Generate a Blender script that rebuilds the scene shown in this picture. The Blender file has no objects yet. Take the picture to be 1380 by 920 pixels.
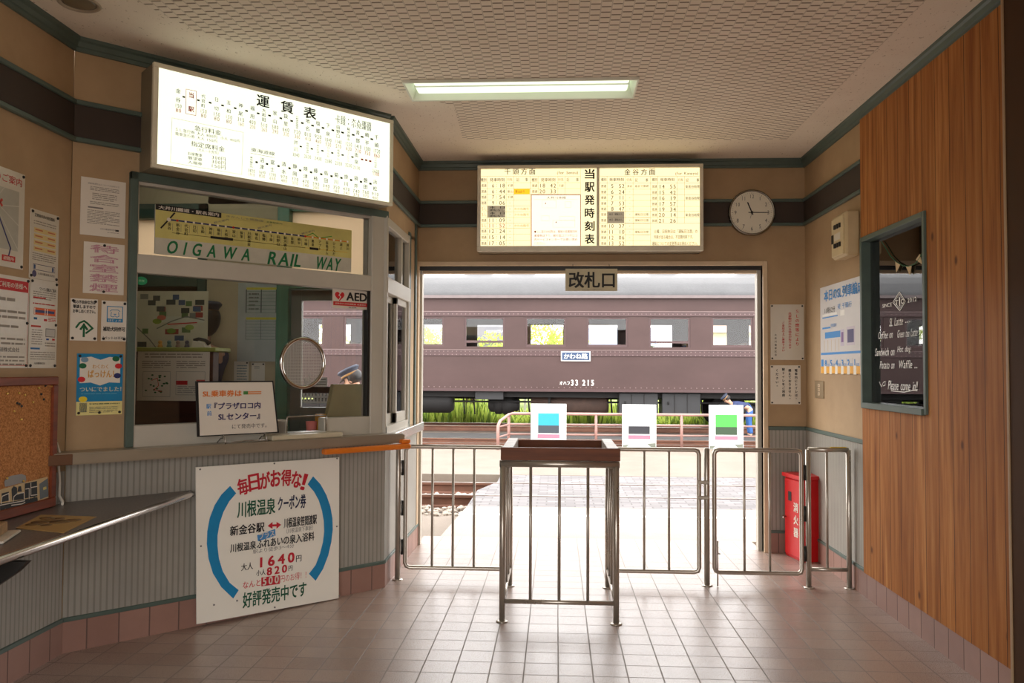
import bpy, bmesh, math, random
from mathutils import Vector, Matrix
import numpy as np
random.seed(7)
PI = math.pi
sc = bpy.context.scene
COL = sc.collection

# ------------------------------------------------------------------ camera, world, exposure
H = 1.42
CAM_F, YAW, PITCH, ROLL = 1100.0, -0.0544, -0.0336, 0.0052
def _rot():
    cy, sy, cp, sp, cr, sr = math.cos(YAW), math.sin(YAW), math.cos(PITCH), math.sin(PITCH), math.cos(ROLL), math.sin(ROLL)
    A = np.array([[cy, -sy, 0], [0, 0, -1], [sy, cy, 0]])
    P = np.array([[1, 0, 0], [0, cp, -sp], [0, sp, cp]])
    Q = np.array([[cr, -sr, 0], [sr, cr, 0], [0, 0, 1]])
    return Q @ P @ A
RM = _rot()
cam_data = bpy.data.cameras.new('camera')
cam_data.sensor_width = 36.0
cam_data.lens = CAM_F / 1380 * 36
cam_data.clip_end = 300
cam = bpy.data.objects.new('camera', cam_data)
COL.objects.link(cam)
cam.matrix_world = Matrix(((RM[0][0], -RM[1][0], -RM[2][0], 0), (RM[0][1], -RM[1][1], -RM[2][1], 0), (RM[0][2], -RM[1][2], -RM[2][2], H), (0, 0, 0, 1)))
sc.camera = cam

SKY = 5.6            # bright overcast sky
TUBE = 1.15           # fluorescent tubes
w = bpy.data.worlds.new('overcast_sky'); sc.world = w; w.use_nodes = True
w.node_tree.nodes['Background'].inputs[0].default_value = (1.0, 0.985, 0.97, 1)
w.node_tree.nodes['Background'].inputs[1].default_value = SKY
sc.view_settings.view_transform = 'Standard'
sc.view_settings.look = 'None'
sc.view_settings.gamma = 1.0
sc.view_settings.use_curve_mapping = False
sc.view_settings.exposure = 0.0
try:
    sc.cycles.use_denoising = True
    sc.cycles.max_bounces = 10
    sc.cycles.transparent_max_bounces = 16
    sc.cycles.sample_clamp_indirect = 6
except Exception: pass
def portal(name, loc, rot, sx, sy):
    l = bpy.data.lights.new(name, 'AREA'); l.shape = 'RECTANGLE'; l.size = sx; l.size_y = sy
    l.cycles.is_portal = True
    o = bpy.data.objects.new(name, l); COL.objects.link(o); o.location = loc; o.rotation_euler = rot
portal('doorway_daylight', (0.25, 6.66, 1.12), (-PI/2, 0, 0), 2.74, 2.24)
portal('entrance_daylight', (-0.55, -2.15, 1.35), (PI/2, 0, 0), 3.5, 2.7)

# ------------------------------------------------------------------ frames: x right along the wall, z up, y into the wall
class Frame:
    def __init__(s, ox, oy, rz):
        s.o = Vector((ox, oy, 0)); s.rz = rz
        s.M = Matrix.Translation(s.o) @ Matrix.Rotation(rz, 4, 'Z')
        s.xd = Vector((math.cos(rz), math.sin(rz), 0)); s.yd = Vector((-math.sin(rz), math.cos(rz), 0))
W = Frame(0, 0, 0)
BACK = Frame(0, 6.52, 0)
FAC = Frame(-1.12, 5.297, PI/4)
LEFT = Frame(-2.45, 0, PI/2)
SIDE = Frame(-1.12, 0, PI/2)
RIGHT = Frame(1.955, 0, -PI/2)
def ray(px, py):
    return Vector([float(v) for v in RM.T @ np.array([(px-690)/CAM_F, (py-460)/CAM_F, 1.0])])
def loc(fr, px, py, off=0.0):
    """point of the wall plane of frame fr (brought off metres into the room) seen at photo position px,py -> frame x, z"""
    d = ray(px, py); C = Vector((0, 0, H))
    p = fr.o - fr.yd * off
    P = C + d * ((p - C).dot(fr.yd) / d.dot(fr.yd))
    return ((P - fr.o).dot(fr.xd), P.z)

# ------------------------------------------------------------------ materials
def S(r, g, b):
    f = lambda c: (c/255/12.92 if c/255 <= .04045 else ((c/255+.055)/1.055)**2.4)
    return (f(r), f(g), f(b), 1.0)
MATS = {}
class N:
    """small node helper"""
    def __init__(s, name):
        s.m = bpy.data.materials.new(name); s.m.use_nodes = True; s.nt = s.m.node_tree
        s.b = s.nt.nodes['Principled BSDF']; s.out = s.nt.nodes['Material Output']
        s._co = None
    def co(s):
        if s._co is None: s._co = s.n('ShaderNodeTexCoord').outputs['Object']
        return s._co
    def n(s, t, **kw):
        x = s.nt.nodes.new(t)
        for k, v in kw.items(): setattr(x, k, v)
        return x
    def l(s, a, b): s.nt.links.new(a, b)
    def mapping(s, scale=(1,1,1), loc=(0,0,0), rot=(0,0,0), src=None):
        x = s.n('ShaderNodeMapping'); x.inputs['Scale'].default_value = scale; x.inputs['Location'].default_value = loc; x.inputs['Rotation'].default_value = rot
        s.l(src or s.co(), x.inputs['Vector']); return x.outputs[0]
    def noise(s, scale, detail=4, rough=.6, src=None):
        x = s.n('ShaderNodeTexNoise'); x.inputs['Scale'].default_value = scale; x.inputs['Detail'].default_value = detail; x.inputs['Roughness'].default_value = rough
        s.l(src or s.co(), x.inputs['Vector']); return x.outputs[0]
    def math(s, op, a, b=None, c=None, clamp=False):
        x = s.n('ShaderNodeMath', operation=op); x.use_clamp = clamp
        for i, v in enumerate((a, b, c)):
            if v is None: continue
            if isinstance(v, (int, float)): x.inputs[i].default_value = v
            else: s.l(v, x.inputs[i])
        return x.outputs[0]
    def ramp(s, fac, stops):
        x = s.n('ShaderNodeValToRGB'); e = x.color_ramp.elements
        while len(e) < len(stops): e.new(.5)
        for i, (p, c) in enumerate(stops): e[i].position = p; e[i].color = c if len(c) == 4 else (*c, 1)
        s.l(fac, x.inputs[0]); return x.outputs[0]
    def mix(s, fac, a, b, mode='MIX'):
        x = s.n('ShaderNodeMix', data_type='RGBA', blend_type=mode)
        if isinstance(fac, (int, float)): x.inputs[0].default_value = fac
        else: s.l(fac, x.inputs[0])
        for i, v in ((6, a), (7, b)):
            if isinstance(v, tuple): x.inputs[i].default_value = v
            else: s.l(v, x.inputs[i])
        return x.outputs[2]
    def color(s, v):
        if isinstance(v, tuple): s.b.inputs['Base Color'].default_value = v
        else: s.l(v, s.b.inputs['Base Color'])
    def rough(s, v):
        if isinstance(v, (int, float)): s.b.inputs['Roughness'].default_value = v
        else: s.l(v, s.b.inputs['Roughness'])
    def bump(s, h, strength=.3, dist=.01):
        x = s.n('ShaderNodeBump'); x.inputs['Strength'].default_value = strength; x.inputs['Distance'].default_value = dist
        s.l(h, x.inputs['Height']); s.l(x.outputs[0], s.b.inputs['Normal'])
def dark(c, f): return (c[0]*f, c[1]*f, c[2]*f, 1)
def paint(name, c, rough=.5, metal=0, var=.12, scale=6, bump=0, spec=None):
    if name in MATS: return MATS[name]
    k = N(name)
    nz = k.noise(scale, 5)
    k.color(k.ramp(nz, [(.3, dark(c, 1-var)), (.7, dark(c, 1+var*.6))]))
    k.rough(k.math('MULTIPLY_ADD', nz, .2, rough-.1)); k.b.inputs['Metallic'].default_value = metal
    if spec is not None: k.b.inputs['Specular IOR Level'].default_value = spec
    if bump: k.bump(k.noise(scale*20, 3), bump, .004)
    MATS[name] = k.m
    return k.m
def emit(name, c, st):
    if name in MATS: return MATS[name]
    k = N(name); k.color(dark(c, .8)); k.b.inputs['Emission Color'].default_value = c; k.b.inputs['Emission Strength'].default_value = st
    MATS[name] = k.m; return k.m
def ink(r, g, b): return paint('ink_%d_%d_%d' % (r, g, b), S(r, g, b), .6, 0, .05, 30)
def glass(name, tint=(1,1,1,1), ior=1.45):
    if name in MATS: return MATS[name]
    k = N(name); nt = k.nt; nt.nodes.remove(k.b)
    t = k.n('ShaderNodeBsdfTransparent'); t.inputs[0].default_value = tint
    g = k.n('ShaderNodeBsdfGlossy'); g.inputs['Roughness'].default_value = .01
    f = k.n('ShaderNodeFresnel'); f.inputs[0].default_value = ior
    m = k.n('ShaderNodeMixShader'); k.l(f.outputs[0], m.inputs[0]); k.l(t.outputs[0], m.inputs[1]); k.l(g.outputs[0], m.inputs[2]); k.l(m.outputs[0], k.out.inputs[0])
    MATS[name] = k.m; return k.m

def m_plaster():
    k = N('wall_plaster'); a = k.noise(1.3, 6, .65); b = k.noise(9, 4)
    c = k.ramp(a, [(.3, S(162, 134, 100)), (.6, S(182, 154, 118)), (.8, S(168, 140, 104))])
    c = k.mix(k.math('MULTIPLY', b, .25), c, S(150, 124, 92)); k.color(c); k.rough(.75); k.bump(k.noise(120, 3), .15, .003); return k.m
def m_ceil():
    k = N('ceiling_rockwool'); a = k.noise(2, 3); sp = k.noise(70, 3, .7, k.mapping((1, .55, 1)))
    spots = k.ramp(sp, [(.30, (0, 0, 0)), (.37, (1, 1, 1))])
    base = k.ramp(a, [(.3, S(232, 219, 200)), (.7, S(240, 229, 212))])
    k.color(k.mix(spots, S(176, 158, 134), base)); k.rough(.9); k.bump(spots, .4, .003); return k.m
def m_perf():
    k = N('ceiling_slotted_panel')
    sx = k.n('ShaderNodeSeparateXYZ'); k.l(k.co(), sx.inputs[0])
    U = k.math('DIVIDE', sx.outputs['X'], .05); col = k.math('FLOOR', U); fu = k.math('ABSOLUTE', k.math('SUBTRACT', k.math('FRACT', U), .5))
    V = k.math('ADD', k.math('DIVIDE', sx.outputs['Y'], .058), k.math('MULTIPLY', col, .5)); fv = k.math('ABSOLUTE', k.math('SUBTRACT', k.math('FRACT', V), .5))
    slot = k.math('MULTIPLY', k.math('GREATER_THAN', fv, .40), k.math('LESS_THAN', fu, .43)); score = k.math('GREATER_THAN', fu, .455)
    h = k.math('MAXIMUM', slot, k.math('MULTIPLY', score, .35))
    base = k.ramp(k.noise(3, 3), [(.3, S(232, 219, 200)), (.7, S(240, 229, 212))])
    k.color(k.mix(k.math('MULTIPLY', h, .85), base, S(112, 94, 72))); k.rough(.9); k.bump(k.math('SUBTRACT', 1, h), .7, .006); return k.m
def m_tile(name, tw, th, x0, y0, c1, c2, grout, axis='XY', rough=.34):
    k = N(name)
    sx = k.n('ShaderNodeSeparateXYZ'); k.l(k.co(), sx.inputs[0])
    U = k.math('DIVIDE', k.math('SUBTRACT', sx.outputs[axis[0]], x0), tw); V = k.math('DIVIDE', k.math('SUBTRACT', sx.outputs[axis[1]], y0), th)
    def edge(q, t, g): return k.math('GREATER_THAN', k.math('ABSOLUTE', k.math('SUBTRACT', k.math('FRACT', q), .5)), .5 - g/t)
    g = k.math('MAXIMUM', edge(U, tw, .0034), edge(V, th, .0034))
    cb = k.n('ShaderNodeCombineXYZ'); k.l(k.math('FLOOR', U), cb.inputs[0]); k.l(k.math('FLOOR', V), cb.inputs[1])
    wn = k.n('ShaderNodeTexWhiteNoise'); k.l(cb.outputs[0], wn.inputs[0])
    c = k.mix(wn.outputs[0], c1, c2); st = k.noise(2.2, 5, .7); fine = k.noise(260, 2)
    c = k.mix(k.math('MULTIPLY', k.ramp(st, [(.45, (0,0,0)), (.75, (1,1,1))]), .35), c, dark(c1, .55))
    c = k.mix(k.math('MULTIPLY', fine, .35), c, dark(c2, .62))
    k.color(k.mix(g, c, grout)); k.rough(k.math('MULTIPLY_ADD', g, .35, k.math('MULTIPLY_ADD', fine, .2, rough-.1)))
    k.bump(k.math('MULTIPLY_ADD', g, -1, k.math('MULTIPLY', fine, .22)), .5, .004); return k.m
def m_ribs():
    k = N('ribbed_metal_panel'); sx = k.n('ShaderNodeSeparateXYZ'); k.l(k.co(), sx.inputs[0])
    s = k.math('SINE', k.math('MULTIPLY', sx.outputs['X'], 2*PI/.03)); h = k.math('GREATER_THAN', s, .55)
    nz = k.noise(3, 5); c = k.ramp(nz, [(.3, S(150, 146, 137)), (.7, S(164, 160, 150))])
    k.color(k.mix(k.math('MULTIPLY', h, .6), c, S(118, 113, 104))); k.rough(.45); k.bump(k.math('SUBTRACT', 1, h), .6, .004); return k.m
def m_cedar():
    k = N('cedar_boards'); sx = k.n('ShaderNodeSeparateXYZ'); k.l(k.co(), sx.inputs[0]); BW = .152
    U = k.math('DIVIDE', sx.outputs['X'], BW); i = k.math('FLOOR', U); fr = k.math('FRACT', U)
    cb = k.n('ShaderNodeCombineXYZ'); k.l(i, cb.inputs[0]); wn = k.n('ShaderNodeTexWhiteNoise'); k.l(cb.outputs[0], wn.inputs[0])
    cb2 = k.n('ShaderNodeCombineXYZ'); k.l(k.math('MULTIPLY', sx.outputs['X'], 1), cb2.inputs[0]); k.l(k.math('MULTIPLY_ADD', wn.outputs[0], 40, sx.outputs['Z']), cb2.inputs[2])
    k2 = k.mapping((22, 1, 1.1), src=cb2.outputs[0]); g = k.noise(1, 6, .65, k2)
    wide = k.noise(1, 3, .5, k.mapping((9, 1, .7), src=cb2.outputs[0]))
    c = k.ramp(g, [(.34, S(120, 66, 26)), (.5, S(180, 116, 58)), (.68, S(210, 152, 88))])
    c = k.mix(k.math('MULTIPLY', wn.outputs[0], .6), c, S(128, 70, 28)); c = k.mix(k.ramp(wide, [(.35, (0,0,0)), (.75, (.5,.5,.5))]), c, S(180, 116, 58))
    vo = k.n('ShaderNodeTexVoronoi'); vo.inputs['Scale'].default_value = 1; k.l(k.mapping((7.0, 1, 4.2), src=cb2.outputs[0]), vo.inputs['Vector'])
    kn = k.ramp(vo.outputs['Distance'], [(.05, (1,1,1)), (.13, (0,0,0))])
    vs_ = k.n('ShaderNodeSeparateColor'); k.l(vo.outputs['Color'], vs_.inputs[0]); c = k.mix(k.math('MULTIPLY', k.math('MULTIPLY', kn, .8), k.math('GREATER_THAN', vs_.outputs[0], .5)), c, S(72, 36, 18))
    gap = k.math('GREATER_THAN', k.math('ABSOLUTE', k.math('SUBTRACT', fr, .5)), .486)
    k.color(k.mix(gap, c, S(40, 20, 10))); k.rough(.55); k.b.inputs['Specular IOR Level'].default_value = .15; k.bump(k.math('MULTIPLY_ADD', gap, -1, k.math('MULTIPLY', g, .1)), .6, .004); return k.m
def m_steel(name='brushed_steel', c=S(176, 170, 162), r=.28):
    k = N(name); nz = k.noise(1, 4, .6, k.mapping((4, 4, 60))); k.color(k.ramp(nz, [(.3, dark(c, .85)), (.7, c)])); k.rough(k.math('MULTIPLY_ADD', nz, .15, r-.07)); k.b.inputs['Metallic'].default_value = 1; return k.m
def m_wood(name, c, r=.45):
    k = N(name); g = k.noise(1, 5, .6, k.mapping((4, 40, 40))); k.color(k.ramp(g, [(.25, dark(c, .6)), (.7, dark(c, 1.15))])); k.rough(r); k.b.inputs['Specular IOR Level'].default_value = .25; return k.m
def m_cork():
    k = N('cork'); g = k.noise(140, 3, .7); k.color(k.ramp(g, [(.35, S(140, 88, 44)), (.55, S(190, 128, 72)), (.75, S(206, 148, 92))])); k.rough(.9); k.bump(g, .3, .003); return k.m
def m_train():
    k = N('maroon_coach_paint'); a = k.noise(1, 5, .6, k.mapping((.5, 1, 1.2))); b = k.noise(6, 4)
    c = k.ramp(a, [(.3, S(67, 50, 48)), (.7, S(78, 59, 57))]); k.color(k.mix(k.math('MULTIPLY', b, .3), c, S(84, 66, 64))); k.rough(.5); k.b.inputs['Specular IOR Level'].default_value = .3; return k.m
def m_ground(name, c1, c2, sc_=3, r=.85, fine=80):
    k = N(name); a = k.noise(sc_, 6, .7); f = k.noise(fine, 3); c = k.ramp(a, [(.3, c1), (.7, c2)]); k.color(k.mix(k.math('MULTIPLY', f, .45), c, dark(c1, .6))); k.rough(r); k.bump(f, .4, .01); return k.m
def m_paver():
    k = N('crossing_pavers'); br = k.n('ShaderNodeTexBrick'); k.l(k.co(), br.inputs['Vector']); br.inputs['Scale'].default_value = 1
    br.inputs['Brick Width'].default_value = .2; br.inputs['Row Height'].default_value = .1; br.inputs['Mortar Size'].default_value = .008
    br.inputs['Color1'].default_value = S(98, 94, 95); br.inputs['Color2'].default_value = S(122, 118, 119); br.inputs['Mortar'].default_value = S(88, 84, 83)
    k.color(br.outputs['Color']); k.rough(.8); return k.m
def m_frost():
    k = N('frosted_glass'); nt = k.nt; nt.nodes.remove(k.b)
    t = k.n('ShaderNodeBsdfTranslucent'); t.inputs[0].default_value = S(206, 192, 172); d = k.n('ShaderNodeBsdfDiffuse'); d.inputs[0].default_value = S(200, 184, 156)
    m = k.n('ShaderNodeMixShader'); m.inputs[0].default_value = .3; k.l(t.outputs[0], m.inputs[1]); k.l(d.outputs[0], m.inputs[2]); k.l(m.outputs[0], k.out.inputs[0]); return k.m
def m_leaf(name, c1, c2):
    k = N(name); k.color(k.ramp(k.noise(3, 4), [(.3, c1), (.7, c2)])); k.rough(.6)
    nt = k.nt; t = k.n('ShaderNodeBsdfTranslucent'); t.inputs[0].default_value = c2; m = k.n('ShaderNodeMixShader'); m.inputs[0].default_value = .35
    k.l(k.b.outputs[0], m.inputs[1]); k.l(t.outputs[0], m.inputs[2]); k.l(m.outputs[0], k.out.inputs[0]); return k.m

PLASTER = m_plaster(); CEIL = m_ceil(); PERF = m_perf(); RIBS = m_ribs(); CEDAR = m_cedar(); STEEL = m_steel(); CORK = m_cork(); TRAIN = m_train()
FLOOR = m_tile('floor_tiles', .1612, .1521, -.631, 4.908, S(158, 134, 121), S(176, 154, 141), S(134, 122, 113), rough=.29)
FLOOR.node_tree.nodes['Principled BSDF'].inputs['Specular IOR Level'].default_value = 1.0
BASET = m_tile('base_tiles', .1521, .4, .06, -.2, S(148, 110, 97), S(164, 126, 112), S(104, 80, 72), 'XZ', .45)
TEAL = paint('teal_trim_paint', S(82, 98, 90), .45, 0, .15, 8)
BAND = paint('dark_brown_band', S(60, 48, 40), .7, 0, .2, 5)
CREAM = paint('cream_frame_paint', S(214, 190, 158), .5)
ALU = paint('anodised_aluminium', S(190, 184, 171), .38, 0, .08, 4)
DARKST = paint('dark_metal', S(52, 50, 48), .45, .5)
DWOOD = m_wood('dark_tray_wood', S(112, 60, 28)); DWOOD2 = m_wood('grey_worn_wood', S(190, 180, 172), .4)
CWOOD = m_wood('cabinet_dark_wood', S(70, 36, 26)); FWOOD = m_wood('red_brown_frame_wood', S(126, 62, 38)); LWOOD = m_wood('pale_toy_wood', S(176, 144, 108))
PAPER = paint('white_paper', S(222, 214, 200), .55, 0, .04, 3); LAMI = paint('laminated_paper', S(212, 204, 188), .22, 0, .04, 3)
CLEAR = glass('clear_glass'); DGLASS = glass('shop_glass', S(205, 205, 205), 2.7); FROST = m_frost()
BLACK = ink(22, 20, 20); RED = ink(200, 30, 36); GREEN = ink(16, 96, 56); BLUE = ink(24, 128, 178); NAVY = ink(34, 40, 100); GREY = ink(120, 116, 112); LGREY = ink(160, 154, 148); WHITE = ink(240, 238, 232)

# ------------------------------------------------------------------ glyphs and mesh builder
_tc = bpy.data.curves.new('lettering_source', 'FONT'); _tc.resolution_u = 3
_to = bpy.data.objects.new('lettering_source', _tc)
GL = {}
def glyph(ch, bold):
    key = ch
    if key not in GL:
        _tc.body = ch
        m = bpy.data.meshes.new_from_object(_to)
        GL[key] = ([v.co[:2] for v in m.vertices], [p.vertices[:] for p in m.polygons]); bpy.data.meshes.remove(m)
    return GL[key]
def wide(ch): return ord(ch) > 0x2e80
class MB:
    def __init__(s): s.bm = bmesh.new(); s.mats = []
    def mi(s, m):
        if m not in s.mats: s.mats.append(m)
        return s.mats.index(m)
    def _fin(s, verts, m, smooth=False):
        i = s.mi(m); fs = set()
        for v in verts:
            for f in v.link_faces: fs.add(f)
        for f in fs: f.material_index = i; f.smooth = smooth
    def box(s, x0, x1, y0, y1, z0, z1, m, bev=0, M=None, seg=1):
        g = bmesh.ops.create_cube(s.bm, size=1)['verts']
        for v in g: v.co = Vector(((x0+x1)/2 + v.co.x*(x1-x0), (y0+y1)/2 + v.co.y*(y1-y0), (z0+z1)/2 + v.co.z*(z1-z0)))
        s._fin(g, m)
        if bev:
            es = list({e for v in g for e in v.link_edges})
            r = bmesh.ops.bevel(s.bm, geom=es, offset=bev, segments=seg, affect='EDGES', profile=.5)
            g = list({v for f in r['faces'] for v in f.verts} | {v for v in g if v.is_valid})
            s._fin(g, m)
        if M is not None:
            for v in g: v.co = M @ v.co
        return s
    def quad(s, pts, m):
        vs = [s.bm.verts.new(p) for p in pts]; f = s.bm.faces.new(vs); f.material_index = s.mi(m); return s
    def rect(s, x0, x1, z0, z1, y, m): return s.quad([(x0, y, z0), (x1, y, z0), (x1, y, z1), (x0, y, z1)], m)
    def prism(s, pts, y0, y1, m, smooth=False, axis='y'):
        """closed outline pts=(x,z) pushed from y0 to y1 (axis z: pts=(x,y) pushed from z y0 to y1; axis x: pts=(y,z))"""
        P = {'y': lambda a, b, t: (a, t, b), 'z': lambda a, b, t: (a, b, t), 'x': lambda a, b, t: (t, a, b)}[axis]
        a = [s.bm.verts.new(P(p, q, y0)) for p, q in pts]; b = [s.bm.verts.new(P(p, q, y1)) for p, q in pts]
        n = len(pts); fs = [s.bm.faces.new(a), s.bm.faces.new(b[::-1])]
        for i in range(n):
            f = s.bm.faces.new((a[i], b[i], b[(i+1) % n], a[(i+1) % n])); f.smooth = smooth; fs.append(f)
        i = s.mi(m)
        for f in fs: f.material_index = i
        bmesh.ops.recalc_face_normals(s.bm, faces=fs); return s
    def tube(s, path, r, m, n=12, closed=False, smooth=True):
        path = [Vector(p) for p in path]; k = len(path); rings = []
        rs = r if isinstance(r, (list, tuple)) else [r]*k
        prev = None
        for i, p in enumerate(path):
            if closed: d = (path[(i+1) % k]-path[i-1])
            else: d = (path[min(i+1, k-1)]-path[max(i-1, 0)])
            d.normalize()
            if prev is None: u = d.orthogonal().normalized()
            else: u = (prev - d*prev.dot(d)).normalized()
            prev = u; v = d.cross(u)
            bend = 1.0
            if 0 < i < k-1:
                c = (path[i+1]-path[i]).normalized().dot((path[i]-path[i-1]).normalized()); bend = 1/max(.5, math.sqrt((1+c)/2))
            rings.append([s.bm.verts.new(p + (u*math.cos(2*PI*j/n)+v*math.sin(2*PI*j/n))*rs[i]*(bend if bend < 1.5 else 1.4)) for j in range(n)])
        i_ = s.mi(m); fs = []
        for i in range(k if closed else k-1):
            a, b = rings[i], rings[(i+1) % k]
            for j in range(n):
                f = s.bm.faces.new((a[j], a[(j+1) % n], b[(j+1) % n], b[j])); f.smooth = smooth; fs.append(f)
        if not closed: fs += [s.bm.faces.new(rings[0][::-1]), s.bm.faces.new(rings[-1])]
        for f in fs: f.material_index = i_
        return s
    def disc(s, x, z, r, y, m, n=32, rx=None, M=None):
        vs = [s.bm.verts.new((x+(rx or r)*math.cos(2*PI*i/n), y, z+r*math.sin(2*PI*i/n))) for i in range(n)]
        f = s.bm.faces.new(vs); f.material_index = s.mi(m); return s
    def lathe(s, prof, c, m, n=32, axis='z', smooth=True):
        """prof = (radius, height) pairs turned about an axis through c"""
        rings = []
        for r, h in prof:
            ring = []
            for j in range(n):
                a, b = r*math.cos(2*PI*j/n), r*math.sin(2*PI*j/n)
                ring.append(s.bm.verts.new(Vector(c) + (Vector((a, b, h)) if axis == 'z' else Vector((a, h, b)) if axis == 'y' else Vector((h, a, b)))))
            rings.append(ring)
        i_ = s.mi(m); fs = []
        for a, b in zip(rings, rings[1:]):
            for j in range(n):
                f = s.bm.faces.new((a[j], a[(j+1) % n], b[(j+1) % n], b[j])); f.smooth = smooth; fs.append(f)
        fs += [s.bm.faces.new(rings[0][::-1]), s.bm.faces.new(rings[-1])]
        for f in fs: f.material_index = i_
        bmesh.ops.recalc_face_normals(s.bm, faces=fs); return s
    def ball(s, c, r, m, sx=1, sy=1, sz=1, sub=2, jit=0):
        g = bmesh.ops.create_icosphere(s.bm, subdivisions=sub, radius=r)['verts']
        for v in g:
            k = 1+random.uniform(-jit, jit); v.co = Vector((c[0]+v.co.x*sx*k, c[1]+v.co.y*sy*k, c[2]+v.co.z*sz*k))
        s._fin(g, m, jit == 0); return s
    def text(s, t, x, z, h, y, m, width=None, bold=.012, vert=False, align='C', ang=0, shear=0, gap=.06, lift=.0003):
        """lettering of height h centred on x,z in the plane y; fitted to width (its length when vertical) if one is given"""
        bold = min(bold*.7, .03); items = []; pen = 0; num = t.replace(' ', '').isdigit()
        for ch in t:
            if ch == ' ': pen += .45; continue
            vs, fs = glyph(ch, bold)
            if not vs: pen += .5; continue
            x0 = min(v[0] for v in vs); x1 = max(v[0] for v in vs)
            if vert:
                if ch in 'ー―〜': items.append(([(v[1]-.38, -(v[0]-.5)) for v in vs], fs, pen)); pen += 1; continue
                cx = .5 if wide(ch) else (x0+x1)/2
                dx, dy = (.32, .32) if ch in '、。' else (0, 0)
                items.append(([(v[0]-cx+dx, v[1]-.38+dy) for v in vs], fs, pen)); pen += 1.0 if wide(ch) else .85
            else:
                if num or ch.isdigit(): items.append(([(v[0]-(x0+x1)/2+.31, v[1]-.38) for v in vs], fs, pen)); pen += .62+gap-.06; continue
                off = 0 if wide(ch) else -x0
                items.append(([(v[0]+off, v[1]-.38) for v in vs], fs, pen)); pen += 1.0 if wide(ch) else x1-x0+gap+.04
        if not items: return s
        P = []
        for vs, fs, p in items:
            P.append(([(v[0], v[1]-p-.5) for v in vs] if vert else [(v[0]+p, v[1]) for v in vs], fs))
        allv = [v for vs, _ in P for v in vs]
        x0, x1 = min(v[0] for v in allv), max(v[0] for v in allv); z0, z1 = min(v[1] for v in allv), max(v[1] for v in allv)
        sx = sz = 0
        if num and not vert: x0, x1 = .03, pen-(gap-.06)-.03
        if vert:
            sx = sz = h; n_ = len(P)
            if width and n_ > 1:
                pitch = (width-h)/(n_-1) if width > h else h*.5
                sz = min(h, pitch*.96); tot = P and (items[-1][2]-items[0][2]) or 1; f_ = (width-sz)/sz/tot
                P = [([(v[0], v[1]+.5+p-.5-p*f_) for v in vs], fs) for (vs, fs), (_, _, p) in zip(P, items)]
                allv = [v for vs, _ in P for v in vs]; z0, z1 = min(v[1] for v in allv), max(v[1] for v in allv)
        else: sz = h/(z1-z0); sx = width/(x1-x0) if width else h/.9
        i_ = s.mi(m); ca, sa = math.cos(ang), math.sin(ang)
        ox = {'C': (x0+x1)/2, 'L': x0, 'R': x1}[align]
        copies = [(0, 0)] if bold < .008 else [(-bold, 0), (bold, 0)] if bold < .02 else [(-bold, -bold*.7), (bold, -bold*.7), (-bold, bold*.7), (bold, bold*.7)]
        if bold > .035: copies.append((0, 0))
        for li, (ea, eb), (vs, fs) in [(li, e, q) for li, e in enumerate(copies) for q in P]:
            vs = [(v[0]+ea, v[1]+eb) for v in vs]
            nv = []
            for a, b in vs:
                p = (a-ox)*sx; q = (b-(z0+z1)/2)*sz; p += q*shear
                nv.append(s.bm.verts.new((x+p*ca-q*sa, y-li*lift, z+p*sa+q*ca)))
            for f in fs:
                try:
                    ff = s.bm.faces.new([nv[i] for i in f]); ff.material_index = i_
                except ValueError: pass
        return s
    def obj(s, name, fr=W, org=(0, 0, 0), parent=None, smooth=None):
        bmesh.ops.translate(s.bm, verts=s.bm.verts, vec=(-org[0], -org[1], -org[2]))
        me = bpy.data.meshes.new(name); s.bm.to_mesh(me); s.bm.free()
        for m in s.mats: me.materials.append(m)
        o = bpy.data.objects.new(name, me); COL.objects.link(o)
        if parent: o.parent = parent
        else: o.matrix_world = fr.M @ Matrix.Translation(org)
        return o
def tag(o, label=None, cat=None, group=None, kind=None):
    if label: o['label'] = label
    if cat: o['category'] = cat
    if group: o['group'] = group
    if kind: o['kind'] = kind
    return o
class Thing:
    """an Empty at the thing's base; its parts are built in frame coordinates"""
    def __init__(s, name, label, cat, fr=W, org=(0, 0, 0), group=None, kind=None):
        s.fr = fr; s.org = org
        s.e = bpy.data.objects.new(name, None); COL.objects.link(s.e); s.e.empty_display_size = .1
        s.e.matrix_world = fr.M @ Matrix.Translation(org)
        tag(s.e, label, cat, group, kind)
    def part(s, name, mb, label=None):
        o = mb.obj(name, s.fr, s.org, s.e)
        if label: o['label'] = label
        return o
    def sub(s, name, mb, parent):
        return mb.obj(name, s.fr, s.org, parent)
LAST = None
def struct(name, mb, fr=W, org=(0, 0, 0), kind='structure', label=None, cat=None):
    global LAST
    LAST = tag(mb.obj(name, fr, org), label, cat, None, kind)
    return LAST
def single(name, label, cat, mb, fr=W, org=(0, 0, 0), group=None):
    return tag(mb.obj(name, fr, org), label, cat, group)
def copy_tree(o, parent=None):
    c = o.copy(); COL.objects.link(c)
    if parent: c.parent = parent
    for ch in [x for x in o.children]: copy_tree(ch, c)
    return c
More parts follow.
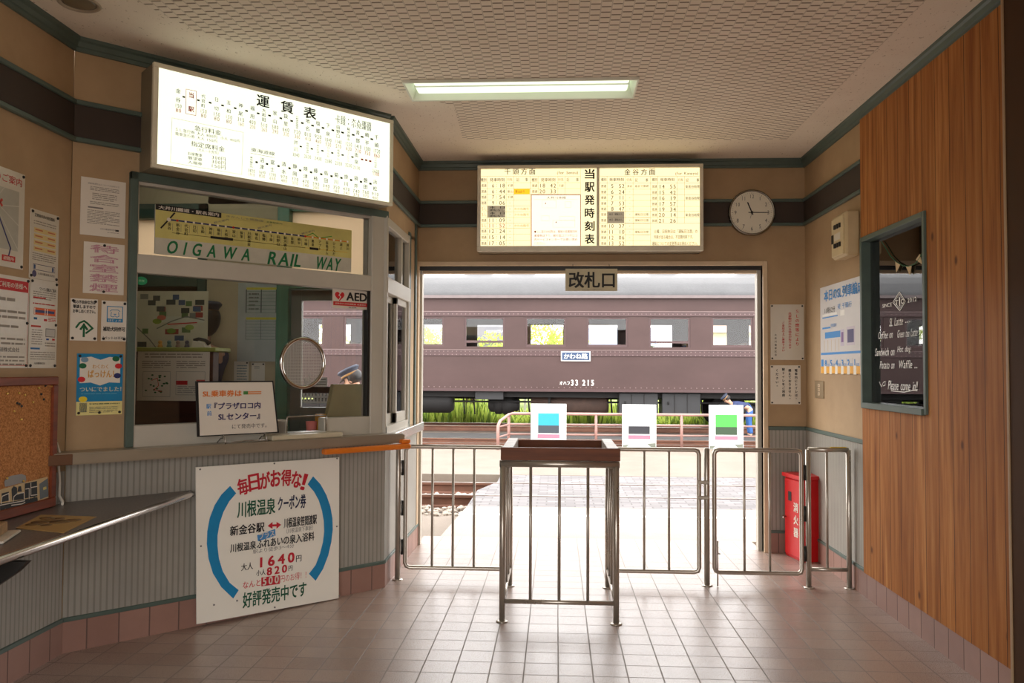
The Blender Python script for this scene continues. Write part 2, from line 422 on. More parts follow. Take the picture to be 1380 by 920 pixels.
# lettering placed by the wall position it has in the photograph
def pt(mb, fr, off, t, a, b, h, m, **kw):
    """horizontal lettering between wall points a and b (left and right middle), h = height in photo pixels"""
    A = loc(fr, *a, off); B = loc(fr, *b, off); cx, cy = (a[0]+b[0])/2, (a[1]+b[1])/2
    hh = loc(fr, cx, cy-h/2, off)[1]-loc(fr, cx, cy+h/2, off)[1]
    mb.text(t, (A[0]+B[0])/2, (A[1]+B[1])/2, hh, -off-.0012, m, width=B[0]-A[0], ang=math.atan2(B[1]-A[1], B[0]-A[0]) if kw.pop('follow', False) else 0, **kw)
def pv(mb, fr, off, t, a, b, wpx, m, **kw):
    """vertical lettering from wall point a down to b, wpx = character width in photo pixels"""
    A = loc(fr, *a, off); B = loc(fr, *b, off)
    ww = loc(fr, a[0]+wpx/2, a[1], off)[0]-loc(fr, a[0]-wpx/2, a[1], off)[0]
    mb.text(t, (A[0]+B[0])/2, (A[1]+B[1])/2, ww, -off-.0012, m, width=A[1]-B[1], vert=True, **kw)
def pr(mb, fr, off, a, b, m, dy=.0008):
    """upright rectangle with photo corners a (top left) and b (bottom right)"""
    A = loc(fr, *a, off); B = loc(fr, *b, off); mb.rect(A[0], B[0], B[1], A[1], -off-dy, m)
def pline(mb, fr, off, pts, wd, m, dy=.001):
    """drawn stroke through photo points, wd metres wide"""
    P = [Vector(loc(fr, *p, off)) for p in pts]
    mline(mb, P, wd, -off-dy, m)
def mline(mb, P, wd, y, m):
    P = [Vector(p) for p in P]
    for a, b in zip(P, P[1:]):
        d = b-a
        if d.length < 1e-6: continue
        d.normalize(); n = Vector((-d.y, d.x))*wd/2; e = d*wd*.3; a2 = a-e; b2 = b+e
        mb.quad([(q.x, y, q.y) for q in (a2-n, b2-n, b2+n, a2+n)], m)
def crop(x0, y0, k): return lambda a, b: (x0+a/k, y0+b/k)

# ================================================================== the setting
def ground(px, py, z):
    d = ray(px, py); k = (z-H)/d.z; return (d.x*k, d.y*k)
def clip(poly, a, b, c):
    """keep the side a*x+b*y>=c"""
    out = []
    for i, p in enumerate(poly):
        q = poly[(i+1) % len(poly)]; dp = a*p[0]+b*p[1]-c; dq = a*q[0]+b*q[1]-c
        if dp >= 0: out.append(p)
        if (dp >= 0) != (dq >= 0):
            t = dp/(dp-dq); out.append((p[0]+t*(q[0]-p[0]), p[1]+t*(q[1]-p[1])))
    return out
CZ = 3.09
FX0, FX1, FY0, FY1 = -.885, .455, 4.635, 4.94      # recess of the ceiling light
def around_light(poly):
    r = [clip(poly, 0, 1, FY1), clip(poly, 0, -1, -FY0)]
    mid = clip(clip(poly, 0, 1, FY0), 0, -1, -FY1)
    r += [clip(mid, -1, 0, -FX0), clip(mid, 1, 0, FX1)]
    return [p for p in r if len(p) > 2]
ROOM = [(-2.45, -2), (1.955, -2), (1.955, 6.52), (-1.12, 6.52), (-1.12, 5.297), (-2.45, 3.967)]
mb = MB()
mb.prism([(-2.6, -2), (2.1, -2), (2.1, 6.52), (1.955, 6.52), (1.62, 6.52), (1.62, 6.93), (-1.12, 6.93), (-1.12, 5.297), (-2.45, 3.967), (-2.6, 3.967)], -.15, 0, FLOOR, axis='z')
struct('floor', mb)
mb = MB()
for p in around_light([(-2.6, -2.1), (2.1, -2.1), (2.1, 6.6), (-1.12, 6.6), (-1.12, 5.297), (-2.6, 3.8)]): mb.prism(p, CZ, CZ+.12, CEIL, axis='z')
struct('ceiling', mb)
pl = [ground(260, 40, CZ-.006), ground(612, 143, CZ-.006), ground(624, 188, CZ-.006), (1.655, ground(1062, 188, CZ-.006)[1]), (1.655, -.5), (ground(183, 0, CZ-.006)[0], -.5), ground(183, 0, CZ-.006)]
mb = MB()
for p in around_light(pl): mb.prism(p, CZ-.006, CZ+.002, PERF, axis='z')
struct('ceiling_slotted_panel', mb)

# walls
DX0, DX1, DZ = -1.12, 1.622, 2.245
mb = MB()
mb.box(DX0-.1, DX1+.0, 0, .13, DZ, CZ, PLASTER)
mb.box(DX1, 2.08, 0, .13, 0, CZ, PLASTER)
struct('wall_back', mb, BACK)
mb = MB(); mb.box(-1.878, -1.6, 0, .1, 0, CZ, PLASTER); mb.box(-1.6, 0, 0, .1, 2.445, CZ, PLASTER); mb.box(-1.6, -.0, 0, .1, 0, .95, PLASTER)
struct('wall_counter', mb, FAC)
mb = MB(); mb.box(5.297, 6.6, 0, .09, 0, .92, PLASTER); mb.box(5.297, 6.6, 0, .09, 2.42, CZ, PLASTER); mb.box(6.13, 6.6, 0, .09, .9, 2.45, PLASTER)
struct('wall_side', mb, SIDE)
mb = MB(); mb.box(-2, 3.967, 0, .12, 0, CZ, PLASTER); struct('wall_left', mb, LEFT)
WY0, WY1, WZ0, WZ1 = 4.395, 5.245, 1.222, 2.232     # shop window opening in the right wall
mb = MB()
for a in ((-6.52, -WY1-.02, 0, CZ), (-WY0+.02, 2, 0, CZ), (-WY1-.02, -WY0+.02, 0, WZ0-.02), (-WY1-.02, -WY0+.02, WZ1+.02, CZ)): mb.box(a[0], a[1], 0, .1, a[2], a[3], PLASTER)
struct('wall_right', mb, RIGHT)
mb = MB(); mb.box(-2.6, -2.3, -2.1, -2, 0, CZ, PLASTER); mb.box(1.2, 2.08, -2.1, -2, 0, CZ, PLASTER); mb.box(-2.3, 1.2, -2.1, -2, 2.7, CZ, PLASTER)
struct('wall_front', mb)
# cedar cladding
CT = 3.022
mb = MB()
for a in ((-5.285, -WY1-.03, .155, CT), (-WY0+.03, -3.56, .155, CT), (-WY1-.03, -WY0+.03, .155, WZ0-.03), (-WY1-.03, -WY0+.03, WZ1+.03, CT)): mb.box(a[0], a[1], -.022, 0, a[2], a[3], CEDAR)
struct('wall_cladding', mb, RIGHT)
mb = MB(); mb.box(-3.553, -3.3, -.05, 0, 0, CZ, paint('brown_post', S(74, 50, 32), .6, spec=.1), .004); mb.box(-3.563, -3.55, -.055, 0, 0, CZ, paint('post_edge', S(168, 140, 106), .5))
struct('trim_1', mb, RIGHT)
# ribbed panels below the rail
def sheet(x0, x1, z0, z1, fr, name, kind='structure'):
    mb = MB(); mb.box(x0, x1, -.006, 0, z0, z1, RIBS); return struct(name, mb, fr)
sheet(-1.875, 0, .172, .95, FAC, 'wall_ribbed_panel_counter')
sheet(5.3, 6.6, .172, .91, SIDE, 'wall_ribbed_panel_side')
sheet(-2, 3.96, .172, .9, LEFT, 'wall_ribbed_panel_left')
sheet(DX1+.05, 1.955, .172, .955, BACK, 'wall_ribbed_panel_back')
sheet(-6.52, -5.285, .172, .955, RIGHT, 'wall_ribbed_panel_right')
def base(x0, x1, fr, side, cap=True):
    mb = MB(); mb.box(x0, x1, -.012, 0, 0, .152, BASET)
    struct('baseboard_'+side, mb, fr)
    if cap:
        mb = MB(); mb.box(x0, x1, -.016, 0, .152, .174, TEAL, .003); struct('baseboard_trim_'+side, mb, fr)
base(-1.875, .006, FAC, 'counter'); base(5.3, 6.62, SIDE, 'side'); base(-2, 3.965, LEFT, 'left'); base(DX1+.04, 1.955, BACK, 'back'); base(-6.52, -5.285, RIGHT, 'right'); base(-5.285, -3.56, RIGHT, 'cedar', False)
# rails, band and crown moulding
def crown(x0, x1, fr, side, z0=3.022):
    mb = MB(); mb.prism([(0, z0), (-.014, z0), (-.016, z0+.018), (-.024, z0+.022), (-.03, z0+.044), (-.042, z0+.052), (-.044, CZ), (0, CZ)], x0, x1, TEAL, axis='x'); struct('trim_crown_'+side, mb, fr)
def band(x0, x1, fr, side):
    mb = MB(); mb.box(x0, x1, -.012, 0, 2.58, 2.75, BAND); mb.box(x0, x1, -.026, 0, 2.748, 2.772, TEAL, .004); mb.box(x0, x1, -.026, 0, 2.558, 2.582, TEAL, .004); struct('trim_band_'+side, mb, fr)
for f in (crown, band):
    f(-2, 3.965, LEFT, 'left'); f(-1.878, 0.0, FAC, 'counter'); f(5.3, 6.52, SIDE, 'side'); f(-1.12, 1.955, BACK, 'back')
band(-6.52, -5.285, RIGHT, 'right'); crown(-6.52, 2, RIGHT, 'right')
mb = MB(); mb.box(DX1+.03, 1.955, -.014, 0, .953, .982, TEAL, .004); struct('trim_rail_back', mb, BACK)
mb = MB(); mb.box(-6.52, -5.285, -.014, 0, .953, .982, TEAL, .004); struct('trim_rail_right', mb, RIGHT)
# doorway to the platform: cream casing, dark track
mb = MB()
mb.box(DX1, DX1+.035, -.02, .14, 0, DZ+.035, CREAM, .003); mb.box(DX0-.03, DX0+.012, -.02, .14, .0, DZ+.035, CREAM, .003); mb.box(DX0+.012, DX1, -.02, .14, DZ, DZ+.035, CREAM, .003)
mb.box(DX0+.012, DX1, .02, .06, DZ-.03, DZ, DARKST); mb.box(DX1-.03, DX1, .05, .12, .0, DZ-.03, ALU); mb.box(DX0+.012, DX0+.03, .05, .12, .0, DZ-.03, ALU); mb.box(DX0+.012, DX1, .07, .13, DZ-.05, DZ, CREAM)
struct('door_1', mb, BACK)
mb = MB(); mb.box(6.08, 6.14, -.015, .1, .95, 2.45, TEAL, .003); mb.box(6.36, 6.42, -.012, 0, .95, 2.56, TEAL, .003); struct('trim_side_post', mb, SIDE)

# ticket office window in the slanted wall
mb = MB()
mb.box(-1.605, -1.565, -.03, .1, 1.0, 2.45, TEAL, .004); mb.box(-1.605, -.0, -.03, .1, 2.405, 2.45, TEAL, .004)
struct('trim_office_window', mb, FAC)
mb = MB()
mb.box(-1.567, -.11, -.02, .06, 1.918, 2.018, ALU, .004); mb.box(-1.567, -.11, -.005, .05, 2.39, 2.41, ALU); mb.box(-1.567, -.70, -.02, .06, .99, 1.112, ALU, .004); mb.box(-.45, -.11, -.02, .06, .99, 1.112, ALU, .004)
mb.box(-.125, -.03, -.025, .09, .985, 2.41, ALU, .006); mb.box(-1.58, -1.555, -.01, .04, 1.0, 2.4, ALU)
mb.box(-.14, -.12, -.01, .04, 1.1, 1.93, DARKST)
wf = struct('window_1', mb, FAC)
mb = MB(); mb.box(-1.56, -.13, .014, .02, 2.018, 2.392, CLEAR); mb.obj('window_pane', FAC, (0, 0, 0), wf)
mb = MB(); mb.box(-1.56, -.13, .014, .02, 1.105, 1.918, CLEAR); mb.obj('window_pane', FAC, (0, 0, 0), wf)
# side window: transom, header and two sliding sashes
mb = MB()
mb.box(5.27, 6.1, -.02, .06, 1.915, 2.02, ALU, .004); mb.box(5.27, 6.1, -.01, .06, 2.36, 2.42, ALU, .004); mb.box(5.8, 5.84, -.005, .05, 2.02, 2.37, ALU); mb.box(6.05, 6.1, -.015, .06, .99, 2.42, ALU, .004); mb.box(5.262, 5.30, -.015, .06, .99, 2.42, ALU, .004)
mb.box(5.27, 6.1, -.015, .06, .99, 1.04, ALU)
w2 = struct('window_2', mb, SIDE)
def sash(x0, x1, y, name):
    mb = MB()
    for b in ((x0, x0+.04, 1.04, 1.915), (x1-.04, x1, 1.04, 1.915), (x0, x1, 1.04, 1.11), (x0, x1, 1.87, 1.915)): mb.box(b[0], b[1], y, y+.025, b[2], b[3], ALU, .002)
    o = struct(name, mb, SIDE); mb = MB(); mb.box(x0+.04, x1-.04, y+.01, y+.015, 1.11, 1.87, CLEAR); mb.obj('sash_pane', SIDE, (0, 0, 0), LAST)
sash(5.3, 5.70, .03, 'window_sash_near'); sash(5.66, 6.05, .0, 'window_sash_far')
mb = MB(); mb.box(5.3, 6.05, .02, .025, 2.02, 2.365, CLEAR); mb.obj('transom_pane', SIDE, (0, 0, 0), w2)
# shop window on the right with its teal frame
mb = MB()
a, b = -WY1, -WY0
mb.box(a-.032, a+.0, -.035, .1, WZ0-.03, WZ1+.03, TEAL, .003); mb.box(b, b+.03, -.035, .1, WZ0-.03, WZ1+.03, TEAL, .003); mb.box(a, b, -.035, .1, WZ1, WZ1+.03, TEAL, .003); mb.box(a, b, -.045, .1, WZ0-.035, WZ0, TEAL, .003)
struct('window_3', mb, RIGHT)
mb = MB(); mb.box(a, b, .022, .028, WZ0, WZ1, DGLASS); mb.obj('window_pane', RIGHT, (0, 0, 0), LAST)
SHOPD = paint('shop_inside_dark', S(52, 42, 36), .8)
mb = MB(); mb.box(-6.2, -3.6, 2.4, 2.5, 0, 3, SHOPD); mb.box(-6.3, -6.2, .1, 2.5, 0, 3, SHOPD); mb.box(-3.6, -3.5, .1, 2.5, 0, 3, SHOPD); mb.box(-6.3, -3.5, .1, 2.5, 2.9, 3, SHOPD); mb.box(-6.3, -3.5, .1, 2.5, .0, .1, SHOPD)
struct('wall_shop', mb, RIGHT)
# office room behind the counter
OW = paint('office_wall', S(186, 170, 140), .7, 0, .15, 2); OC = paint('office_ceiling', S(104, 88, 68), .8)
mb = MB(); mb.box(-3.95, -3.62, 0, .13, 0, CZ, OW); mb.box(-2.86, -2.27, 0, .13, 0, CZ, OW); mb.box(-1.3, -1.2, 0, .13, 0, CZ, OW); mb.box(-3.62, -1.3, 0, .13, 2.76, CZ, OW)
struct('wall_office_back', mb, BACK)
mb = MB(); mb.box(-4.05, -3.95, 3.85, 6.65, 0, CZ, OW); mb.box(-4.05, -2.57, 3.85, 3.967, 0, CZ, OW); struct('wall_office_left', mb)
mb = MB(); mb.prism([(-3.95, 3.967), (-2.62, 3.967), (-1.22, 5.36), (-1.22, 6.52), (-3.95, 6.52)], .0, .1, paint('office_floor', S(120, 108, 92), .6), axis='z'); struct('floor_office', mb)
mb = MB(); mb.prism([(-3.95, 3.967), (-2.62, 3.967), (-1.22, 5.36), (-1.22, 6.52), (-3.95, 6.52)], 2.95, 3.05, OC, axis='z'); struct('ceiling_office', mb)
GRN = paint('green_door_frame', S(92, 132, 108), .45); DGRN = paint('dark_green_frame', S(60, 84, 74), .5); GDOOR = paint('grey_door', S(120, 122, 112), .45)
mb = MB()   # glazed door to the platform
mb.box(-2.27, -2.17, -.03, .13, 0, 2.76, GRN, .004); mb.box(-1.34, -1.27, -.03, .13, 0, 2.76, GRN, .004); mb.box(-2.17, -1.34, -.03, .1, 2.06, 2.16, GRN, .004); mb.box(-2.17, -1.34, 0, .1, 2.7, 2.76, GRN)
mb.box(-2.165, -2.08, .03, .08, .1, 2.055, GDOOR, .003); mb.box(-1.43, -1.345, .03, .08, .1, 2.055, GDOOR, .003); mb.box(-2.08, -1.43, .03, .08, .1, 1.1, GDOOR, .003); mb.box(-2.08, -1.43, .03, .08, 1.97, 2.055, GDOOR, .003)
struct('door_2', mb, BACK)
mb = MB(); mb.box(-2.08, -1.43, .05, .055, 1.1, 1.97, CLEAR); mb.obj('door_pane', BACK, (0, 0, 0), LAST)
mb = MB(); mb.box(-2.17, -1.34, .05, .055, 2.16, 2.7, FROST); struct('window_4', mb, BACK)
mb = MB()   # teal-framed door on the left of the office
mb.box(-3.62, -3.55, -.03, .13, 0, 2.76, DGRN, .004); mb.box(-2.93, -2.86, -.03, .13, 0, 2.76, DGRN, .004); mb.box(-3.55, -2.93, -.03, .12, 2.08, 2.2, DGRN, .004); mb.box(-3.62, -2.86, -.03, .12, 2.64, 2.76, DGRN, .004); mb.box(-3.55, -2.93, .03, .08, .1, 2.08, paint('dark_door', S(70, 60, 50), .5))
struct('door_3', mb, BACK)
mb = MB(); mb.box(-3.55, -2.93, .05, .055, 2.2, 2.64, FROST); struct('window_5', mb, BACK)

# ------------------------------------------------------------------ outside ground
CONC = m_ground('pale_concrete', S(158, 148, 138), S(172, 162, 152), 1.5); DIRT = m_ground('platform_dirt', S(118, 106, 95), S(136, 124, 112), 1.2); BALL = m_ground('rusty_ballast', S(92, 78, 68), S(124, 110, 98), 4, .9, 30)
DBALL = m_ground('dark_ballast', S(54, 52, 52), S(80, 77, 76), 3, .9, 30); GRASSG = m_ground('grass_soil', S(104, 120, 48), S(136, 152, 66), .8); PAVER = m_paver()
mb = MB(); mb.prism([(-.98, 6.93), (12, 6.93), (12, 8.5), (-.92, 8.5)], -.2, -.004, CONC, axis='z'); struct('floor_platform', mb)
mb = MB(); mb.prism([(-.92, 8.5), (12, 8.5), (12, 11.0), (-.74, 11.0), (-.74, 10.3), (-.92, 9.6)], -.2, -.003, PAVER, axis='z'); struct('floor_crossing', mb)
mb = MB(); mb.box(-.95, 12, 7.95, 8.06, -.01, 0, paint('white_line', S(232, 228, 222), .7)); struct('floor_white_line', mb)
mb = MB(); mb.box(-30, 30, 6.66, 11.0, -.5, -.2, DIRT); mb.box(-30, -.98, 6.66, 8.7, -.5, -.12, DIRT); mb.box(-30, 30, -60, -2.1, -.5, -.02, CONC); struct('ground_trackside', mb)
mb = MB(); mb.box(-40, 40, 11.0, 15.2, -.5, 0, DIRT); struct('ground_island', mb)
mb = MB(); mb.box(-40, 40, 15.2, 17.5, -.5, -.13, BALL); mb.box(-40, 40, 17.5, 19.3, -.5, -.1, DBALL); mb.box(-40, 40, 19.3, 23, -.5, -.13, BALL); struct('ground_ballast', mb)
mb = MB(); mb.prism([(23, -.5), (23, -.12), (26, .0), (40, .25), (90, .3), (90, -.5)], -90, 90, GRASSG, axis='x'); struct('ground_grass', mb)

# ================================================================== lit signs, lamps, clock
def pin(t, fr, x, z, y, m=DARKST, r=.007, name='pushpin'):
    mb = MB(); mb.lathe([(r, 0), (r, -.003), (r*.6, -.006)], (x, y, z), m, 10, 'y'); return t.part(name, mb)
# ---- fare table over the ticket window
t = Thing('fare_sign', 'long lit white fare table hung over the slanted ticket window', 'sign', FAC, (-.82, 0, 2.45))
X0, X1, Z0, Z1, OF = -1.555, -.09, 2.45, 2.992, .2
mb = MB(); mb.box(X0, X1, -OF+.012, 0, Z0, Z1, paint('sign_case', S(128, 118, 98), .5)); t.part('case', mb)
mb = MB()
for b in ((X0-.003, X1+.003, Z0-.003, Z0+.018), (X0-.003, X1+.003, Z1-.022, Z1+.003), (X0-.003, X0+.024, Z0+.018, Z1-.022), (X1-.024, X1+.003, Z0+.018, Z1-.022)): mb.box(b[0], b[1], -OF-.004, -OF+.02, b[2], b[3], paint('fare_sign_frame', S(226, 220, 198), .4), .002)
t.part('frame', mb)
mb = MB(); mb.box(X0+.02, X1-.02, -OF, -OF+.01, Z0+.014, Z1-.018, emit('fare_sign_light', (.90, .96, .76, 1), 1.15)); t.part('lit_panel', mb)
c = crop(190, 80, 3.833); mb = MB(); F = FAC
def V(s, x, y0, y1, wd, m, bold=.015): pv(mb, F, OF, s, c(x, y0), c(x-1, y1), wd/3.833, m, bold=bold)
def Hh(s, xa, ya, xb, yb, h, m, bold=.012): pt(mb, F, OF, s, c(xa, ya), c(xb, yb), h/3.833, m, bold=max(bold, .012))
top = [('金谷', 192, 150, 222, 27, '150', '80'), ('代官町', 322, 180, 250, 22, '150', '80'), ('日切', 390, 196, 266, 24, '150', '80'), ('五和', 453, 212, 280, 24, '150', '80'), ('神尾', 515, 226, 293, 24, '310', '160'), ('福用', 575, 240, 307, 24, '400', '200'), ('大和田', 635, 252, 322, 22, '510', '260'), ('家山', 692, 265, 332, 24, '580', '290'), ('抜里', 748, 280, 345, 24, '660', '330'), ('川根温泉笹間渡', 806, 292, 358, 14, '720', '360'), ('地名', 861, 306, 370, 23, '810', '410'), ('塩郷', 914, 318, 382, 23, '920', '460'), ('下泉', 966, 330, 398, 22, '1040', '520'), ('田野口', 1018, 340, 408, 20, '1140', '570'), ('駿河徳山', 1072, 352, 420, 16, '1250', '630'), ('青部', 1120, 366, 432, 22, '1410', '710'), ('崎平', 1168, 378, 444, 22, '1500', '750'), ('千頭', 1217, 390, 456, 22, '1720', '860')]
for i, (s, x, a, b, wd, f1, f2) in enumerate(top):
    ed = i in (0, 16, 17, 15)  # middle columns use paler inks: the panel's glare put into the colour
    V(s, x, a, b, wd, BLACK if ed or i < 8 else ink(70, 66, 62), .022 if ed else .012)
    Hh(f1, x-18, b+14, x+18, b+22, 20, BLACK if ed else LGREY, .004); Hh(f2, x-14, b+38, x+16, b+45, 20, RED if ed else ink(214, 170, 160), .002)
V('当駅', 260, 170, 272, 31, RED, .03)
for p in ([(233, 153), (286, 165)], [(286, 165), (283, 290)], [(283, 290), (231, 280)], [(231, 280), (233, 153)]): pline(mb, F, OF, [c(*q) for q in p], .0025, RED)
for x, y in ((221, 194), (296, 211), (357, 224), (421, 238), (486, 252), (545, 266), (605, 279), (664, 290), (722, 304), (778, 318), (833, 329), (886, 342), (940, 354), (991, 366), (1041, 378), (1096, 390), (1142, 400), (1192, 412)):
    pr(mb, F, OF, c(x-7, y-6), c(x+7, y+6), BLACK)
for s, x, y in (('運', 630, 215), ('賃', 754, 246), ('表', 872, 276)): Hh(s, x-32, y-2, x+32, y+4, 58, BLACK, .03)
Hh('上段・大人運賃', 1004, 298, 1190, 336, 24, BLACK, .006); Hh('下段・小児運賃', 1004, 318, 1190, 361, 24, BLACK, .006)
for s, x, a, b, wd, f in (('井川', 800, 416, 476, 24, '3040'), ('接岨峡温泉', 860, 430, 485, 15, '2530'), ('奥大井湖上', 914, 440, 495, 15, '2430'), ('ひらんだ', 968, 452, 508, 16, '2380'), ('長島ダム', 1020, 464, 520, 16, '2330'), ('アプトいちしろ', 1072, 472, 530, 13, '2230'), ('奥泉', 1113, 482, 542, 22, '2130'), ('寸又峡温泉', 1212, 508, 560, 16, '2600')):
    V(s, x, a, b, wd, BLACK if s in ('井川', '奥泉', '寸又峡温泉') else GREY, .006); Hh(f, x-18, b+14, x+18, b+21, 18, LGREY, .002)
for x, y in ((825, 450), (882, 462), (937, 472), (988, 483), (1041, 494), (1092, 504)): pr(mb, F, OF, c(x-6, y-5), c(x+6, y+5), BLACK)
for x, y in ((1142, 516), (1163, 520), (1184, 525)): pr(mb, F, OF, c(x-6, y-5), c(x+6, y+6), RED)
Hh('1300', 1196, 588, 1230, 596, 18, RED, .002)
Hh('東海道線', 568, 466, 690, 488, 20, GREY, .002); pline(mb, F, OF, [c(565, 484), c(688, 507)], .002, GREY)
for s, x, a, b, wd, f, g in (('東京都区内', 570, 502, 560, 16, '3820', '1910'), ('沼津', 625, 508, 568, 24, '1640', '820'), ('富士', 679, 518, 580, 24, '1290', '650'), ('清水', 738, 528, 592, 24, '970', '480'), ('静岡', 795, 540, 604, 24, '770', '370'), ('焼津', 850, 552, 616, 23, '470', '240'), ('藤枝', 903, 562, 628, 23, '390', '200'), ('島田', 956, 574, 638, 23, '340', '170'), ('菊川', 1008, 584, 645, 23, '350', '180'), ('掛川', 1060, 594, 655, 22, '470', '240'), ('袋井', 1111, 602, 665, 22, '740', '370'), ('磐田', 1160, 612, 670, 22, '760', '370'), ('浜松', 1209, 620, 680, 22, '910', '460')):
    V(s, x, a, b, wd, BLACK if s in ('浜松', '富士', '磐田', '沼津') else ink(70, 66, 62), .012); Hh(f, x-18, b+12, x+18, b+19, 17, LGREY, .001); Hh(g, x-16, b+32, x+16, b+38, 16, ink(206, 176, 166), .001)
for x, y in ((597, 531), (651, 540), (710, 551), (767, 562), (822, 573), (878, 583), (931, 593), (984, 603), (1035, 612), (1085, 623), (1136, 632), (1185, 642)): pr(mb, F, OF, c(x-6, y-6), c(x+6, y+6), BLACK)
for p in ([(160, 302), (528, 377)], [(528, 377), (520, 595)], [(520, 595), (152, 532)], [(152, 532), (160, 302)]): pline(mb, F, OF, [c(*q) for q in p], .0015, GREY)
Hh('急行料金', 276, 352, 414, 382, 27, GREY, .006); Hh('ＳＬ急行券 大人 800円', 178, 362, 392, 400, 18, GREY, .002); Hh('電車急行券 大人 150円', 176, 388, 392, 418, 18, LGREY, .002); Hh('小人 400円', 410, 408, 510, 420, 17, LGREY, 0)
Hh('指定席料金', 258, 434, 432, 465, 27, GREY, .004); Hh('（大人・小児共）', 290, 463, 400, 486, 17, LGREY, 0)
for i, (s, f) in enumerate((('お座敷車', '300円'), ('展望車', '300円'), ('入場券', '150円'))): Hh(s, 242, 486+22*i, 316, 496+22*i, 18, GREY, .002); Hh(f, 366, 506+22*i, 436, 516+22*i, 20, LGREY, 0)
t.part('lettering', mb)

# ---- timetable over the doorway
t = Thing('timetable_sign', 'lit yellow departure timetable mounted above the doorway', 'sign', BACK, (.25, 0, 2.33))
OF = .2; X0, X1, Z0, Z1 = -.622, 1.127, 2.335, 3.01
mb = MB(); mb.box(X0+.004, X1-.004, -OF+.012, 0, Z0+.004, Z1-.004, paint('sign_case', S(128, 118, 98), .5)); t.part('case', mb)
mb = MB(); gx = .318
for b in ((X0, X1, Z0, Z0+.042), (X0, X1, Z1-.026, Z1), (X0, X0+.028, Z0+.042, Z1-.026), (X1-.028, X1, Z0+.042, Z1-.026), (gx-.01, gx+.01, Z0+.042, Z1-.026)): mb.box(b[0], b[1], -OF-.006, -OF+.02, b[2], b[3], paint('sign_frame', S(222, 214, 194), .4), .003)
t.part('frame', mb)
mb = MB(); mb.box(X0+.02, X1-.02, -OF, -OF+.01, Z0+.035, Z1-.03, emit('timetable_light', (1.0, .87, .52, 1), 1.1)); t.part('lit_panel', mb)
mb = MB(); F = BACK; YEL = emit('yellow_sticker_lit', (1, .62, .02, 1), .9); GRYS = emit('grey_sticker_backlit', (.30, .25, .17, 1), .9); INKB = ink(46, 42, 32); INKL = ink(124, 112, 78); INKR = ink(214, 110, 90)
def grid(c, xs, ys, m=INKL):
    for x in xs: pline(mb, F, OF, [c(x, ys[0]), c(x, ys[-1])], .0016, m)
    for y in ys: pline(mb, F, OF, [c(xs[0], y), c(xs[-1], y)], .0016, m)
def tx(s, x0, x1, y, h, m=INKB, bold=.006):
    pt(mb, F, OF, s, c(x0, y), c(x1, y), h/6.57, m, bold=max(bold, .013))
c = crop(640, 210, 6.57)
R1 = [180, 237, 290, 340, 390, 443, 495, 545, 595, 640, 692, 748, 800]
grid(c, [48, 110, 277, 345, 490], R1); grid(c, [490, 560, 735, 798, 935], R1[:4]); grid(c, [48, 935], [90, 180], INKL)
for i, s in enumerate('千頭方面'): tx(s, 262+73*i, 316+73*i, 138, 54, BLACK, .02)
tx('(for Senzu)', 728, 912, 152, 34, INKL, 0)
for a in (52, 502): tx('種別', a, a+50, 212, 32, INKB if a < 100 else INKL); tx('発車時刻', a+(80 if a < 100 else 82), a+210, 212, 32, INKB if a < 100 else INKL, .002)
for a in (286, 738): tx('行先', a, a+46, 210, 26, INKL, 0)
for a, b in ((368, 445), (812, 895)): tx('記', a, a+24, 210, 32, INKL, .004); tx('事', b, b+24, 210, 32, INKB, .01)
tms = ['6:18', '6:44', '7:54', '9:06', None, None, '11:09', '11:52', '12:24', '15:14', '17:05']
for i, s in enumerate(tms):
    y = (R1[i+1]+R1[i+2])/2; sl = i in (4, 5, 7)
    tx('ＳＬ' if sl else '普通', 58, 102, y, 28, INKR if sl else INKB, .004)
    if s:
        h, m_ = s.split(':'); mk = INKR if sl else ink(80, 74, 56)
        tx(h, 118 if len(h) == 2 else 150, 172, y, 34, mk, .002); tx(':', 188, 194, y, 22, mk, 0); tx(m_, 214, 268, y, 34, mk, .002)
    if i == 1: pr(mb, F, OF, c(345, 292), c(486, 338), YEL, .0006); tx('家山止り', 358, 440, y, 24, INKR)
    tx('千頭' if i in (0, 2) else '家山' if i == 1 else '-', 288 if i < 3 else 305, 338 if i < 3 else 316, y, 24 if i < 3 else 3, INKL, 0)
    if sl: tx('かわね路号', 350, 478, y, 22, ink(228, 196, 150), 0)
for i, (a, b) in enumerate((('18', '42'), ('20', '33'))):
    y = (R1[i+1]+R1[i+2])/2; tx('普通', 506, 552, y, 26, INKL); tx(a, 568, 624, y, 34, INKL, 0); tx(b, 664, 720, y, 34, INKL, 0)
tx('千頭', 742, 785, 264, 24, INKL, 0)
pr(mb, F, OF, c(112, 443), c(268, 543), GRYS, .0006)
for y in (456, 508): tx('本　日', 128, 262, y, 20, BLACK, .02); tx('運転なし', 128, 262, y+24, 20, BLACK, .02)
pr(mb, F, OF, c(500, 345), c(935, 800), emit('notice_paper_lit', (1, .93, .74, 1), 1.1), .0004)
for p in ([(500, 345), (935, 345)], [(935, 345), (935, 799)], [(935, 799), (500, 799)], [(500, 799), (500, 345)]): pline(mb, F, OF, [c(*q) for q in p], .005, ink(206, 84, 78))
tx('大井川本線', 636, 806, 370, 24, ink(150, 130, 100), 0)
for q in ((596, 392, 720, 460), (800, 405, 850, 458), (590, 530, 658, 575), (690, 570, 884, 632), (750, 535, 884, 571)): pline(mb, F, OF, [c(q[0], q[1]), c(q[2], q[1]), c(q[2], q[3]), c(q[0], q[3]), c(q[0], q[1])], .0012, ink(206, 186, 130))
pline(mb, F, OF, [c(520, 386), c(910, 386)], .0012, INKL)
